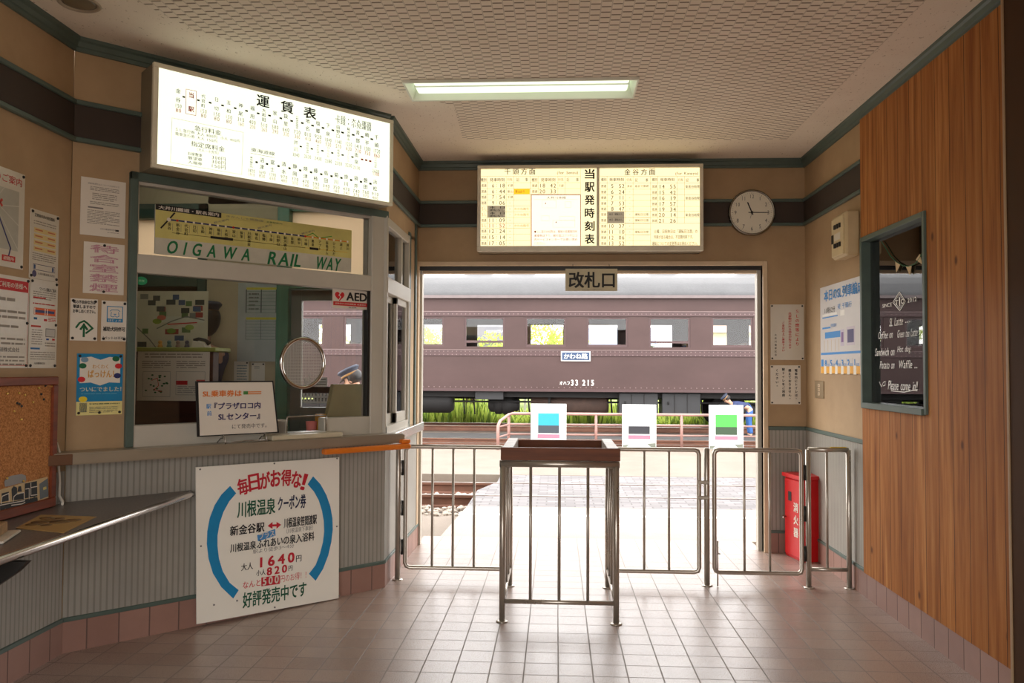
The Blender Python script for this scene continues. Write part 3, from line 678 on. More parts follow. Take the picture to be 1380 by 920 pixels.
for x, y in ((626, 420), (719, 587), (530, 670)): p = loc(F, *c(x, y), OF); mb.disc(p[0], p[1], .005, -OF-.0014, RED, 14)
for i, s in enumerate(('●ＳＬ急行の切符は、駅前の営業案内所', '乗車券は下り、駅の窓口プラザロコ', '内サービスセンターでお買い求め', 'ください。')): tx(s, 526, 905 if i < 3 else 625, 670+35*i, 24, ink(226, 150, 120), 0)
tx('', 0, 1, 0, 1)
for i, s in enumerate('当駅発時刻表'): p = c(1016, 160+115*i); q = c(1016-42, 160+115*i); pt(mb, F, OF, s, q, c(1058, 160+115*i), 84/6.57, BLACK, bold=.035)
c = crop(790, 210, 6.57)
R2 = [180, 240, 295, 345, 395, 447, 492, 545, 595, 648, 697, 750, 800]
grid(c, [120, 185, 347, 415, 570], R2); grid(c, [570, 632, 805, 870, 1015], R2[:9]); grid(c, [120, 1015], [92, 180], INKL)
for i, s in enumerate('金谷方面'): tx(s, 338+73*i, 392+73*i, 142, 54, BLACK, .02)
tx('(for Kanaya)', 790, 990, 158, 32, INKL, 0)
for a in (132, 582): tx('種別', a, a+46, 210, 30, INKB if a < 200 else INKL); tx('発車時刻', a+72, a+200, 210, 30, INKB if a < 200 else INKL, .002)
for a in (358, 812): tx('行先', a, a+46, 212, 26, INKL, 0)
for a, b in ((432, 525), (882, 976)): tx('記', a, a+24, 214, 30, INKL, .004); tx('事', b, b+24, 214, 30, INKB, .01)
for i, s in enumerate(['5:52', '6:24', '7:11', '7:53', '8:47', None, None, '10:37', '11:10', '12:06', '13:52']):
    y = (R2[i+1]+R2[i+2])/2; tx('普通', 132, 176, y, 26, INKB, .004)
    if s: h, m_ = s.split(':'); tx(h, 196 if len(h) == 2 else 218, 244, y, 34, INKL if i > 1 else INKB, 0); tx(m_, 286, 340, y, 34, INKL if i > 1 else INKB, 0)
    tx('金谷' if i == 0 else '-', 362 if i == 0 else 380, 408 if i == 0 else 390, y, 22 if i == 0 else 3, INKL, 0)
    if i in (0, 5, 6, 8): tx('運転日注意' if i else '金谷で接続', 430, 552, y, 22, INKL, 0)
for i, s in enumerate(['14:55', '15:42', '16:19', '17:57', '19:34', '20:14', '21:26']):
    y = (R2[i+1]+R2[i+2])/2+4; h, m_ = s.split(':'); tx('普通', 584, 626, y, 26, INKL, 0); tx(h, 640, 696, y, 34, INKL, 0); tx(m_, 738, 796, y, 34, INKL, 0)
    if i in (0, 2, 5): tx('新金谷始発', 880, 1004, y, 28, INKB, .002)
for y in (545, 597, 697): pline(mb, F, OF, [c(340, y), c(562, y+2)], .002, ink(214, 150, 130))
pr(mb, F, OF, c(187, 492), c(337, 593), GRYS, .0006)
for y in (516, 565): tx('本日　運転なし', 202, 325, y, 20, BLACK, .015)
tx('土曜、日祝休日は「運転日注意」の', 600, 984, 668, 34, INKL, 0); tx('列車が出る場合は、不定期列車です。', 600, 945, 718, 34, INKL, 0); tx('運転についての変更等はお尋ねください。', 584, 985, 775, 34, INKL, 0)
t.part('lettering', mb)

# ---- ticket gate sign hanging in the doorway head
a, b = loc(BACK, 762, 362, .05), loc(BACK, 832, 392, .05)
t = Thing('hanging_sign', 'small cream gate sign hung on wires in the doorway head', 'sign', BACK, ((a[0]+b[0])/2, -.05, b[1]))
mb = MB(); mb.box(a[0], b[0], -.05, -.046, b[1], a[1], paint('cream_board', S(206, 196, 164), .5), .001); t.part('board', mb)
mb = MB(); pt(mb, BACK, .05, '改札口', (767, 377), (828, 377), 21, BLACK, bold=.035); pt(mb, BACK, .05, 'お忘れ物にご注意ください', (784, 390.3), (812, 390.3), 1.6, GREY, bold=0); t.part('lettering', mb)
for px in (772, 821):
    mb = MB(); x = loc(BACK, px, 362, .05)[0]; mb.tube([(x, -.048, a[1]-.012), (x, -.048, a[1]+.03), (x, -.005, a[1]+.045)], .0018, DARKST, 6); t.part('wire', mb)

# ---- wall clock
cx, cz = loc(BACK, 1013.5, 286, .04); R = .182
t = Thing('wall_clock', 'round white wall clock with chrome rim beside the lit timetable', 'clock', BACK, (cx, 0, cz-R))
mb = MB(); mb.lathe([(R*.9, 0), (R, -.006), (R, -.035), (R*.97, -.045), (R*.92, -.046), (R*.91, -.03)], (cx, 0, cz), m_steel('clock_chrome', S(150, 144, 134), .25), 64, 'y'); t.part('case', mb)
mb = MB(); mb.disc(cx, cz, R*.925, -.033, paint('clock_face', S(232, 226, 208), .5, 0, .02), 64); dial = t.part('dial', mb)
mb = MB()
for k in range(12):
    A = PI/2-(k+1)*PI/6; s = str(k+1); mb.text(s, cx+R*.70*math.cos(A), cz+R*.70*math.sin(A), .03, -.0335, BLACK, width=.02*len(s)-(.004 if len(s) > 1 else 0), bold=.006, gap=.16)
for k in range(60):
    A = k*PI/30; r0, r1 = R*(.82 if k % 5 else .81), R*.86
    mline(mb, [(cx+r0*math.cos(A), cz+r0*math.sin(A)), (cx+r1*math.cos(A), cz+r1*math.sin(A))], .0012 if k % 5 else .003, -.0336, GREY)
t.sub('numerals', mb, dial)
def hand(name, deg, L, wd, y):
    A = math.radians(90-deg); mb = MB(); mline(mb, [(cx-.2*L*math.cos(A), cz-.2*L*math.sin(A)), (cx+L*math.cos(A), cz+L*math.sin(A))], wd, y, BLACK)
    r = bmesh.ops.extrude_face_region(mb.bm, geom=mb.bm.faces[:]); bmesh.ops.translate(mb.bm, verts=[v for v in r['geom'] if isinstance(v, bmesh.types.BMVert)], vec=(0, .0015, 0)); t.part(name, mb)
hand('hour_hand', 337.5, .085, .009, -.037); hand('minute_hand', 90.5, .13, .006, -.039); hand('second_hand', 197, .05, .002, -.041)
mb = MB(); mb.lathe([(.009, -.034), (.009, -.043)], (cx, 0, cz), BLACK, 16, 'y'); t.part('hub', mb)

# ---- recessed fluorescent ceiling light
t = Thing('ceiling_light', 'long recessed fluorescent light with two lit bands in the slotted ceiling', 'light', W, ((FX0+FX1)/2, (FY0+FY1)/2, CZ-.02))
REF = paint('lamp_reflector', S(232, 234, 222), .35, 0, .02); mb = MB(); D = .1
mb.quad([(FX0+.03, FY0+.02, CZ+D), (FX1-.03, FY0+.02, CZ+D), (FX1-.03, FY1-.02, CZ+D), (FX0+.03, FY1-.02, CZ+D)], REF)
for q in ([(FX0, FY0), (FX1, FY0), (FX1-.03, FY0+.02), (FX0+.03, FY0+.02)], [(FX1, FY0), (FX1, FY1), (FX1-.03, FY1-.02), (FX1-.03, FY0+.02)], [(FX1, FY1), (FX0, FY1), (FX0+.03, FY1-.02), (FX1-.03, FY1-.02)], [(FX0, FY1), (FX0, FY0), (FX0+.03, FY0+.02), (FX0+.03, FY1-.02)]):
    mb.quad([(q[0][0], q[0][1], CZ-.02), (q[1][0], q[1][1], CZ-.02), (q[2][0], q[2][1], CZ+D), (q[3][0], q[3][1], CZ+D)], REF)
t.part('reflector', mb)
mb = MB()
for b in ((FX0-.012, FX1+.012, FY0-.014, FY0), (FX0-.012, FX1+.012, FY1, FY1+.014), (FX0-.012, FX0, FY0, FY1), (FX1, FX1+.012, FY0, FY1)): mb.box(*b, CZ-.022, CZ-.004, REF, .002)
t.part('rim', mb)
ym = (FY0+FY1)/2; mb = MB(); mb.prism([(ym-.03, CZ+D), (ym+.03, CZ+D), (ym+.004, CZ+.01), (ym-.004, CZ+.01)], FX0+.03, FX1-.03, REF, axis='x'); t.part('divider', mb)
for y in (FY0+.085, FY1-.085):
    mb = MB(); mb.box(FX0+.035, FX1-.035, y-.055, y+.055, CZ+.01, CZ+.03, emit('fluorescent_diffuser', (.86, .97, .76, 1), TUBE), .008); t.part('diffuser', mb)
t2 = copy_tree(t.e); t2.location.y = .9; t2.location.z = CZ-.03  # second fixture added behind the camera for more light in the room
t.e['group'] = t2['group'] = 'recessed ceiling lights'; t2['label'] = 'added unseen ceiling light behind the viewer, brightening the room'
# ---- round downlight near the left wall
gx, gy = ground(107, 4, CZ); t = Thing('downlight', 'round recessed downlight in the ceiling corner above the noticeboards', 'light', W, (gx, gy, CZ-.006))
mb = MB(); mb.lathe([(.088, -.001), (.092, -.006), (.086, -.01), (.076, -.006), (.072, .0)], (gx, gy, CZ), paint('downlight_rim', S(170, 156, 134), .4), 40); t.part('rim', mb)
mb = MB(); mb.lathe([(.073, -.002), (.06, -.004), (.03, -.008), (.002, -.010)], (gx, gy, CZ), paint('downlight_lens', S(120, 108, 88), .15), 40); t.part('lens', mb)

# ---- breaker box and socket on the right wall
x0, z0 = loc(RIGHT, 1122, 354, 0); x1 = loc(RIGHT, 1155, 320, 0)[0]
t = Thing('breaker_box', 'cream electrical breaker box high on the right wall', 'electrical box', RIGHT, (-5.48, 0, 2.165))
BX = paint('breaker_cream', S(206, 186, 146), .4); mb = MB(); mb.box(-5.62, -5.35, -.09, 0, 2.165, 2.455, BX, .012); t.part('body', mb)
mb = MB(); mb.box(-5.61, -5.39, -.098, -.088, 2.18, 2.435, paint('breaker_cover', S(218, 200, 160), .4), .004); cv = t.part('cover', mb)
for i in range(3):
    for z in (2.36, 2.235):
        mb = MB(); mb.box(-5.545+.045*i, -5.52+.045*i, -.108, -.096, z, z+.03, DARKST, .002); t.part('switch', mb)
mb = MB(); mb.box(-5.60, -5.565, -.104, -.096, 2.27, 2.33, DARKST, .003); t.part('latch', mb)
mb = MB(); mb.box(-5.55, -5.44, -.0995, -.097, 2.285, 2.33, PAPER); t.part('card', mb)
a, b = loc(RIGHT, 1099, 513), loc(RIGHT, 1111, 537)
t = Thing('wall_socket', 'metal socket plate low on the right wall under the train board', 'socket', RIGHT, ((a[0]+b[0])/2, 0, b[1]))
mb = MB(); mb.box(a[0], b[0], -.006, 0, b[1], a[1], paint('socket_plate', S(170, 150, 120), .35, .6), .002); t.part('plate', mb)
for i in (0, 1, 2):
    z = b[1]+(a[1]-b[1])*(.25+.25*i); mb = MB(); mb.box((a[0]+b[0])/2-.022, (a[0]+b[0])/2+.022, -.009, -.005, z-.012, z+.012, CREAM, .002); mb.rect((a[0]+b[0])/2-.01, (a[0]+b[0])/2-.006, z-.006, z+.006, -.0095, BLACK); mb.rect((a[0]+b[0])/2+.006, (a[0]+b[0])/2+.01, z-.006, z+.006, -.0095, BLACK); t.part('outlet', mb)

# ================================================================== notices on the walls
def poster(name, label, fr, x0, x1, z0, z1, sheetm=LAMI, group=None, cat='poster', pins='', y=.004, th=.003, pm=DARKST):
    t = Thing(name, label, cat, fr, ((x0+x1)/2, 0, z0), group)
    mb = MB(); mb.box(x0, x1, -y, -y+th, z0, z1, sheetm); t.part('sheet', mb)
    for p in pins.split():
        px = {'l': x0+.012, 'r': x1-.012, 'c': (x0+x1)/2}[p[1]]; pz = {'t': z1-.012, 'b': z0+.012, 'm': (z0+z1)/2}[p[0]]
        pin(t, fr, px, pz, -y, pm)
    t.box = (x0, x1, z0, z1, y); t.mb = MB(); t.e['group'] = group or ('papers inside the ticket office' if 'office' in label or 'ledge' in label else 'notices and posters on the station walls'); return t
def fx(t, u, v): x0, x1, z0, z1, y = t.box; return (x0+u*(x1-x0), z1-v*(z1-z0))
def T(t, s, u, v, wu, hv, m, **kw):
    x0, x1, z0, z1, y = t.box; p = fx(t, u, v); t.mb.text(s, p[0], p[1], hv*(z1-z0), -y-.0010, m, width=wu*(x1-x0) if wu else None, **kw)
def TV(t, s, u, v, wu, hv, m, **kw):
    x0, x1, z0, z1, y = t.box; p = fx(t, u, v); t.mb.text(s, p[0], p[1], wu*(x1-x0), -y-.0010, m, width=hv*(z1-z0), vert=True, **kw)
def RC(t, u0, v0, u1, v1, m, d=.0005): a, b = fx(t, u0, v0), fx(t, u1, v1); t.mb.rect(a[0], b[0], b[1], a[1], -t.box[4]-d, m)
def LN(t, pts, wd, m, d=.0009): mline(t.mb, [fx(t, *p) for p in pts], wd, -t.box[4]-d, m)
def lines(t, u0, v0, u1, v1, n, m=ink(150, 142, 130), seed=1):
    """rows of print too small to read, as broken strokes"""
    r = random.Random(seed); h = (v1-v0)/n
    for i in range(n):
        u = u0; end = u0+(u1-u0)*(r.uniform(.6, 1) if i % 4 == 3 else 1)
        while u < end:
            q = min(end, u+r.uniform(.03, .16)); RC(t, u, v0+h*i+h*.25, q, v0+h*i+h*.68, m); u = q+r.uniform(.008, .02)
def BX4(t, u0, v0, u1, v1, wd, m): LN(t, [(u0, v0), (u1, v0), (u1, v1), (u0, v1), (u0, v0)], wd, m)
def done(t): t.part('lettering', t.mb)

t = poster('map_poster', 'large evacuation map poster with red title, upper left wall', LEFT, 3.05, 3.605, 1.862, 2.30, LAMI, None, 'poster', 'tr br')
T(t, '避難場所のご案内', .62, .10, .68, .085, RED, bold=.01); RC(t, .1, .2, .93, .82, paint('map_grey', S(176, 172, 158), .4))
for p in ([(.1, .5), (.93, .35)], [(.3, .82), (.75, .2)], [(.5, .2), (.93, .8)], [(.1, .3), (.6, .82)], [(.4, .2), (.93, .55)]): LN(t, p, .004, ink(196, 192, 180), .0007)
LN(t, [(.62, .35), (.80, .72), (.84, .80), (.82, .88)], .008, NAVY); RC(t, .50, .3, .66, .42, ink(214, 196, 70), .0007)
for u, v in ((.66, .3), (.7, .36), (.58, .27)): LN(t, [(u-.025, v-.03), (u+.025, v+.03)], .012, ink(206, 70, 60)); LN(t, [(u-.025, v+.03), (u+.025, v-.03)], .012, ink(206, 70, 60))
RC(t, .74, .88, .9, .94, RED, .0009); T(t, '避難所', .82, .91, .13, .04, PAPER); lines(t, .1, .86, .6, .98, 3); done(t)
t = poster('notice_sheet', 'narrow notice with yellowish table of lines beside the map poster', LEFT, 3.652, 3.868, 1.833, 2.158, LAMI, None, 'notice', 'tl tr bl br')
T(t, '定期乗車券の発売箇所', .48, .08, .7, .05, ink(60, 54, 48)); lines(t, .1, .15, .9, .22, 2)
for i in range(4): RC(t, .12, .26+.09*i, .9, .33+.09*i, ink(214, 190, 128)); RC(t, .16, .28+.09*i, .42, .30+.09*i, ink(200, 120, 80), .0008); RC(t, .6, .28+.09*i, .86, .30+.09*i, ink(200, 120, 80), .0008)
lines(t, .08, .62, .92, .74, 4, seed=4); BX4(t, .12, .79, .88, .87, .002, NAVY); RC(t, .14, .80, .2, .86, ink(70, 96, 140)); RC(t, .78, .80, .84, .86, ink(70, 96, 140))
p = fx(t, .16, .93); t.mb.disc(p[0], p[1], .016, -t.box[4]-.0008, ink(80, 70, 110), 18); T(t, '大井川鐵道株式会社', .58, .92, .6, .035, GREY); done(t)
t = poster('notice_sheet', 'white notice with red header band on the left wall', LEFT, 3.18, 3.655, 1.412, 1.826, LAMI, None, 'notice', 'tr mr br')
RC(t, .3, .04, .985, .16, ink(196, 36, 40)); T(t, '鉄道をご利用の皆様へ', .66, .10, .6, .06, PAPER, bold=.02); lines(t, .3, .22, .8, .30, 1, seed=2); lines(t, .1, .36, .95, .48, 2, seed=3); lines(t, .1, .52, .85, .58, 1, seed=5); lines(t, .1, .66, .95, .76, 2, seed=6)
T(t, '大井川鐵道株式会社', .62, .80, .5, .05, GREY); lines(t, .5, .86, .95, .98, 3, seed=8); LN(t, [(.985, .16), (.985, .97), (.1, .97)], .002, RED); done(t)
t = poster('notice_sheet', 'one-man train boarding guide with orange train drawings, left wall', LEFT, 3.662, 3.872, 1.412, 1.832, LAMI, None, 'notice', 'tl tr mr br bl')
T(t, 'ワンマン運転のご案内', .62, .105, .6, .04, BLACK, bold=.015); lines(t, .1, .13, .92, .23, 4, seed=3); RC(t, .1, .2, .55, .215, RED, .0009); lines(t, .1, .26, .9, .29, 1, ink(190, 60, 50))
RC(t, .14, .32, .94, .40, ink(226, 96, 36)); RC(t, .16, .345, .88, .375, ink(60, 70, 120), .0008)
for u in (.15, .52, .6, .92): RC(t, u, .325, u+.03, .395, PAPER, .001)
RC(t, .14, .43, .26, .455, ink(50, 110, 150)); RC(t, .5, .44, .62, .465, RED); lines(t, .66, .42, .94, .47, 3, RED)
RC(t, .05, .52, .4, .54, ink(196, 60, 50)); lines(t, .08, .56, .46, .74, 7, seed=9); RC(t, .58, .55, .92, .64, paint('diagram_grey', S(190, 186, 178), .5)); BX4(t, .58, .55, .92, .64, .003, GREY); RC(t, .6, .66, .7, .68, ink(50, 90, 170)); RC(t, .82, .66, .92, .68, RED); lines(t, .56, .7, .94, .76, 2)
RC(t, .05, .77, .38, .79, ink(50, 110, 170)); lines(t, .05, .81, .94, .91, 4, seed=11); T(t, '大井川鐵道株式会社', .38, .945, .4, .025, GREY); done(t)

def FP(px0, py0, px1, py1, off=0): a, b = loc(FAC, px0, py0, off), loc(FAC, px1, py1, off); return a[0], b[0], b[1], a[1]
t = poster('notice_sheet', 'topmost white letter notice on the wall left of the ticket window', FAC, -1.837, -1.622, 2.092, 2.388, PAPER, None, 'notice', '')
T(t, '受動喫煙防止についてのお知らせ', .5, .1, .7, .03, GREY, bold=.01); lines(t, .2, .14, .85, .22, 3, seed=1); lines(t, .25, .25, .8, .38, 4, seed=2); lines(t, .2, .4, .85, .46, 2, seed=3); RC(t, .16, .5, .5, .525, GREY); lines(t, .15, .55, .87, .8, 9, seed=4); T(t, '大井川鐵道株式会社', .62, .87, .36, .03, GREY); RC(t, .78, .86, .86, .89, BLACK); lines(t, .6, .91, .86, .93, 1); done(t)
t = poster('notice_sheet', 'no smoking waiting room notice with big outlined pink characters', FAC, -1.817, -1.622, 1.795, 2.058, PAPER, None, 'notice', 'tc bc')
for i, s in enumerate('待合室禁煙'):
    T(t, s, .5, .12+.19*i, .66, .15, ink(190, 136, 150), bold=.05); p = fx(t, .5, .12+.19*i); x0, x1, z0, z1, y = t.box
    t.mb.text(s, p[0], p[1], .15*(z1-z0), -y-.0018, PAPER, width=.64*(x1-x0), bold=.0)
done(t)
t = poster('notice_sheet', 'hearing-impaired notice with green leaf-shaped arrow mark', FAC, -1.872, -1.745, 1.552, 1.765, PAPER, None, 'notice', 'tl tr bl br')
for i, s in enumerate(('耳の不自由な方は', '筆談しますので', 'お申し出ください。')): T(t, s, .5, .08+.11*i, .82, .085, BLACK, bold=.035)
LN(t, [(.22, .69), (.34, .58), (.5, .53), (.62, .58), (.82, .7), (.58, .82)], .009, GREEN); LN(t, [(.5, .9), (.5, .6)], .010, GREEN); LN(t, [(.38, .73), (.5, .62), (.62, .73)], .010, GREEN); done(t)
t = poster('notice_sheet', 'assistance dog notice with blue framed emblem, beside the green-mark notice', FAC, -1.727, -1.603, 1.553, 1.762, PAPER, None, 'notice', 'tl tr bl br')
BX4(t, .22, .14, .82, .52, .004, BLUE); RC(t, .22, .44, .82, .53, BLUE); T(t, 'ほじょ犬', .52, .485, .5, .06, PAPER, bold=.02); LN(t, [(.32, .26), (.40, .22), (.64, .22), (.72, .26)], .003, BLUE); LN(t, [(.38, .28), (.36, .38), (.44, .40), (.52, .37), (.60, .40), (.68, .38), (.66, .28)], .003, BLUE); LN(t, [(.48, .33), (.56, .33)], .004, BLUE)
T(t, '補助犬同伴可', .5, .70, .86, .11, BLACK, bold=.035); T(t, '（ペットは不可）', .5, .92, .86, .075, BLACK, bold=.02); done(t)
t = poster('event_poster', 'blue poster with white open book shape and yellow foot', FAC, -1.836, -1.618, 1.174, 1.487, paint('poster_blue', S(20, 128, 176), .35), None, 'poster', 'tl tr bl br bc')
RC(t, 0, .78, 1, 1, ink(224, 212, 140)); a = [fx(t, *q) for q in ((.06, .07), (.3, .05), (.5, .10), (.7, .05), (.94, .07), (.94, .48), (.7, .47), (.5, .52), (.3, .47), (.06, .48))]
t.mb.quad([(p[0], -t.box[4]-.0006, p[1]) for p in a], PAPER)
T(t, 'わくわく', .5, .21, .34, .07, ink(206, 150, 60), bold=.02); T(t, 'ばっけん！', .52, .33, .56, .12, ink(206, 150, 60), bold=.035); T(t, 'ついにでました！', .52, .58, .9, .075, ink(220, 212, 170), bold=.02); lines(t, .1, .64, .88, .67, 1, ink(90, 160, 190))
for u, v, cc in ((.12, .2, GREEN), (.1, .42, RED), (.9, .2, RED), (.88, .36, NAVY), (.84, .08, GREEN), (.16, .1, ink(120, 150, 170))): p = fx(t, u, v); t.mb.disc(p[0], p[1], .014, -t.box[4]-.0009, cc, 12, rx=.018)
p = fx(t, .14, .74); t.mb.disc(p[0], p[1], .014, -t.box[4]-.001, ink(232, 206, 40), 20, rx=.02); RC(t, .07, .80, .23, .95, ink(20, 110, 160)); lines(t, .28, .8, .95, .84, 1, GREEN); lines(t, .28, .86, .9, .97, 4, GREY, 5); done(t)
# pier and right wall
def BP(p, q, fr, off=0): a, b = loc(fr, *p, off), loc(fr, *q, off); return a[0], b[0], b[1], a[1]
t = poster('notice_sheet', 'large white notice with red vertical writing right of the doorway', BACK, 1.682, 1.94, 1.502, 1.938, LAMI, None, 'notice', 'tl tr bl br')
TV(t, 'ＳＬの煙等により', .80, .42, .12, .66, RED, bold=.025); TV(t, '洗濯物が汚れる場合が有ります', .58, .47, .1, .66, RED, bold=.02); TV(t, 'ご承知の上ご乗車下さい', .38, .58, .09, .54, RED, bold=.02); TV(t, '大井川電車区長', .15, .73, .07, .40, BLACK, bold=.02); done(t)
t = poster('notice_sheet', 'small white notice about train toilets in black vertical writing', BACK, 1.679, 1.912, 1.155, 1.46, PAPER, None, 'notice', 'tl tr bl br')
for i, s in enumerate(('電車内にトイレは、', '備えておりません。', '駅トイレをご利用', 'ください。')): TV(t, s, .85-.21*i, .08+(.40 if i < 2 else .36 if i == 2 else .24), .1, .80 if i < 2 else .74 if i == 2 else .48, BLACK, bold=.03)
done(t)
BL2 = ink(52, 136, 206)
t = poster('train_formation_board', 'white board with blue headings showing the steam train formation', RIGHT, -6.15, -5.30, 1.40, 2.03, paint('formation_sheet', S(212, 208, 206), .35, 0, .03), None, 'board', '')
T(t, '本日のSL列車編成', .55, .11, .88, .125, BL2, bold=.06); T(t, '11時52分', .25, .28, .26, .07, BLACK, bold=.02); T(t, '発 千頭行', .6, .265, .32, .06, BL2, bold=.02); LN(t, [(.06, .36), (.44, .36)], .008, BL2); RC(t, .5, .31, .6, .37, WHITE); RC(t, .06, .32, .42, .345, WHITE)
LN(t, [(.06, .48), (.26, .48)], .012, BL2); T(t, '号車案内', .34, .46, .14, .04, BL2); RC(t, .12, .53, .5, .6, BL2); RC(t, .50, .52, .585, .7, ink(200, 190, 206)); RC(t, .52, .55, .57, .66, ink(120, 80, 140), .0008); RC(t, .64, .50, .82, .7, ink(206, 196, 206)); RC(t, .66, .53, .80, .67, ink(70, 60, 110), .0008)
for i in range(5): RC(t, .1+.09*i, .62, .11+.09*i, .75, ink(206, 186, 150))
LN(t, [(.02, .775), (1.0, .775)], .016, BL2); RC(t, .02, .84, .08, .93, BL2)
for i in range(6): T(t, '%d' % (8-i if i == 0 else 6-i), .14+.135*i, .885, .06, .07, BL2, bold=.04); T(t, '号車', .20+.135*i, .905, .055, .035, BL2, bold=.01); LN(t, [(.235+.135*i, .83), (.235+.135*i, .93)], .002, GREY)
done(t)
x0, x1 = -6.15, -5.30
for i in range(7):
    a = x0+.02+.118*i; mb = MB(); mb.box(a+.07, a+.118, -.009, -.005, 1.395, 1.455, ink(232, 226, 214)); mb.box(a, a+.07, -.009, -.005, 1.40, 1.45, ink(232, 166, 40)); mb.box(a+.01, a+.018, -.0096, -.009, 1.405, 1.445, ink(246, 206, 110))
    t.part('tab', mb, 'orange and white tab')

# ================================================================== ticket window: glass signs, counter and what stands on it
F = FAC
c2 = crop(160, 260, 2.556)
y = -.004
t = Thing('route_map_banner', 'yellow route map strip with green OIGAWA RAIL WAY letters on the upper glass', 'sign', FAC, (-.865, y, 2.045))
a0 = loc(F, 208, 337); X0, X1 = -1.468, -.262
mb = MB(); mb.box(X0, X1, .0, .012, 2.03, 2.297, paint('banner_white', S(196, 192, 176), .35)); t.part('sheet', mb)
mb = MB(); mb.rect(X0, X1, 2.118, 2.272, -.0004, paint('banner_yellow', S(206, 196, 118), .4)); mb.rect(X0+.26, X1, 2.27, 2.297, -.0004, MATS['banner_yellow']); mb.rect(X0, X0+.36, 2.268, 2.298, -.0008, BLACK)
mb.text('大井川鐵道・駅名案内', X0+.18, 2.283, .020, -.002, PAPER, width=.33, bold=.03); mb.text('きかんしゃ路線図', X0+.50, 2.282, .012, -.002, GREY, width=.22, bold=0); mb.text('主要駅案内', X0+.68, 2.280, .010, -.002, GREEN, width=.10, bold=0)
st = ['金谷', '新金谷', '代官町', '日切', '五和', '神尾', '福用', '大和田', '家山', '抜里', '川根温泉', '地名', '塩郷', '下泉', '田野口', '駿河徳山', '青部', '崎平', '千頭']
x0, x1 = X0+.07, -.585; z = 2.222
mline(mb, [(x0, z), (x1, z)], .008, -.0016, NAVY); mline(mb, [(x0-.04, z-.05), (x0, z), (x0+.03, z+.04)], .008, -.0014, BLACK)
for i, s in enumerate(st):
    x = x0+(x1-x0)*i/18; mb.disc(x, z, .0065 if i else .011, -.0022, PAPER if i not in (1, 8, 18) else RED, 12)
    mb.text(s, x+.004, z-.014-.0105*len(s), .021, -.0018, BLACK, width=.021*len(s), vert=True, bold=.02)
    RCX = mb.rect(x+.020, x+.022, z-.06, z-.018, -.0014, GREY)
mline(mb, [(x1, z), (X1-.03, z-.002)], .007, -.0018, ink(222, 130, 44)); mline(mb, [(x1, z), (x1+.05, z+.025), (x1+.09, z), (x1+.18, z+.02)], .005, -.0016, ink(80, 160, 60))
for i, s in enumerate(('奥泉', 'アプト', '長島ダム', 'ひらんだ', '湖上', '井川')):
    x = x1+(X1-.03-x1)*(i+1)/6; mb.disc(x, z-.001, .0065, -.0022, PAPER, 12); mb.text(s, x+.002, z-.014-.0105*len(s), .020, -.0018, BLACK, width=.021*len(s), vert=True, bold=.02)
mline(mb, [(X0+.09, 2.152), (x1, 2.152)], .002, -.0014, BLACK); mb.rect(X0+.30, X0+.43, 2.145, 2.159, -.0018, BLACK); mb.rect(x1+.03, x1+.09, 2.145, 2.159, -.0018, BLACK); mline(mb, [(x1, 2.152), (X1-.03, 2.152)], .003, -.0012, ink(222, 180, 60))
for a, b in ((.36, .46), (.90, .98), (.62, .72)): mb.text('観光案内', X0+a, z+.028, .012, -.0018, GREY, width=.09, ang=.35, bold=0)
G2 = ink(14, 110, 62)
pt(mb, F, .0, 'OIGAWA', c2(168, 185), c2(453, 214), 16.5, G2, bold=.03, shear=.2, gap=.5); pt(mb, F, .0, 'RAIL', c2(517, 223), c2(628, 234), 16.5, G2, bold=.03, shear=.2, gap=.12); pt(mb, F, .0, 'WAY', c2(680, 240), c2(762, 248), 16.5, G2, bold=.03, shear=.2, gap=.1)
t.part('lettering', mb)
t = poster('aed_sticker', 'white AED sticker with red heart in the window corner', FAC, -.389, -.128, 1.797, 1.915, PAPER, None, 'sticker', '', y=-.006, th=.004)
T(t, 'AED', .66, .34, .56, .42, BLACK, bold=.05); RC(t, .02, .65, .98, .86, RED); T(t, '自動体外式除細動器 設置施設', .5, .755, .86, .09, PAPER, bold=.01); T(t, 'ALSOK', .55, .93, .22, .07, NAVY, bold=.02)
pts = []
for i in range(40):
    A = 2*PI*i/40; pts.append((16*math.sin(A)**3, 13*math.cos(A)-5*math.cos(2*A)-2*math.cos(3*A)-math.cos(4*A)))
o = fx(t, .19, .35); f = t.mb.bm.faces.new([t.mb.bm.verts.new((o[0]+p[0]*.0021, -t.box[4]-.0008, o[1]+p[1]*.0021)) for p in pts]); f.material_index = t.mb.mi(RED)
mline(t.mb, [(o[0]+.012, o[1]+.024), (o[0]-.006, o[1]+.004), (o[0]+.008, o[1]-.004), (o[0]-.006, o[1]-.026)], .005, -t.box[4]-.0012, PAPER); done(t)
mb = MB(); p = loc(F, 191.5, 378); mb.disc(p[0], p[1], .022, .0105, ink(30, 140, 90), 28, rx=.03); mb.text('禁煙', p[0], p[1], .012, .010, ink(150, 200, 160), width=.03)
r = bmesh.ops.extrude_face_region(mb.bm, geom=[f for f in mb.bm.faces if len(f.verts) == 28]); bmesh.ops.translate(mb.bm, verts=[v for v in r['geom'] if isinstance(v, bmesh.types.BMVert)], vec=(0, .002, 0))
single('round_sticker', 'small green oval sticker at the upper left of the ticket window', 'sticker', mb, FAC, (p[0], .012, p[1]))

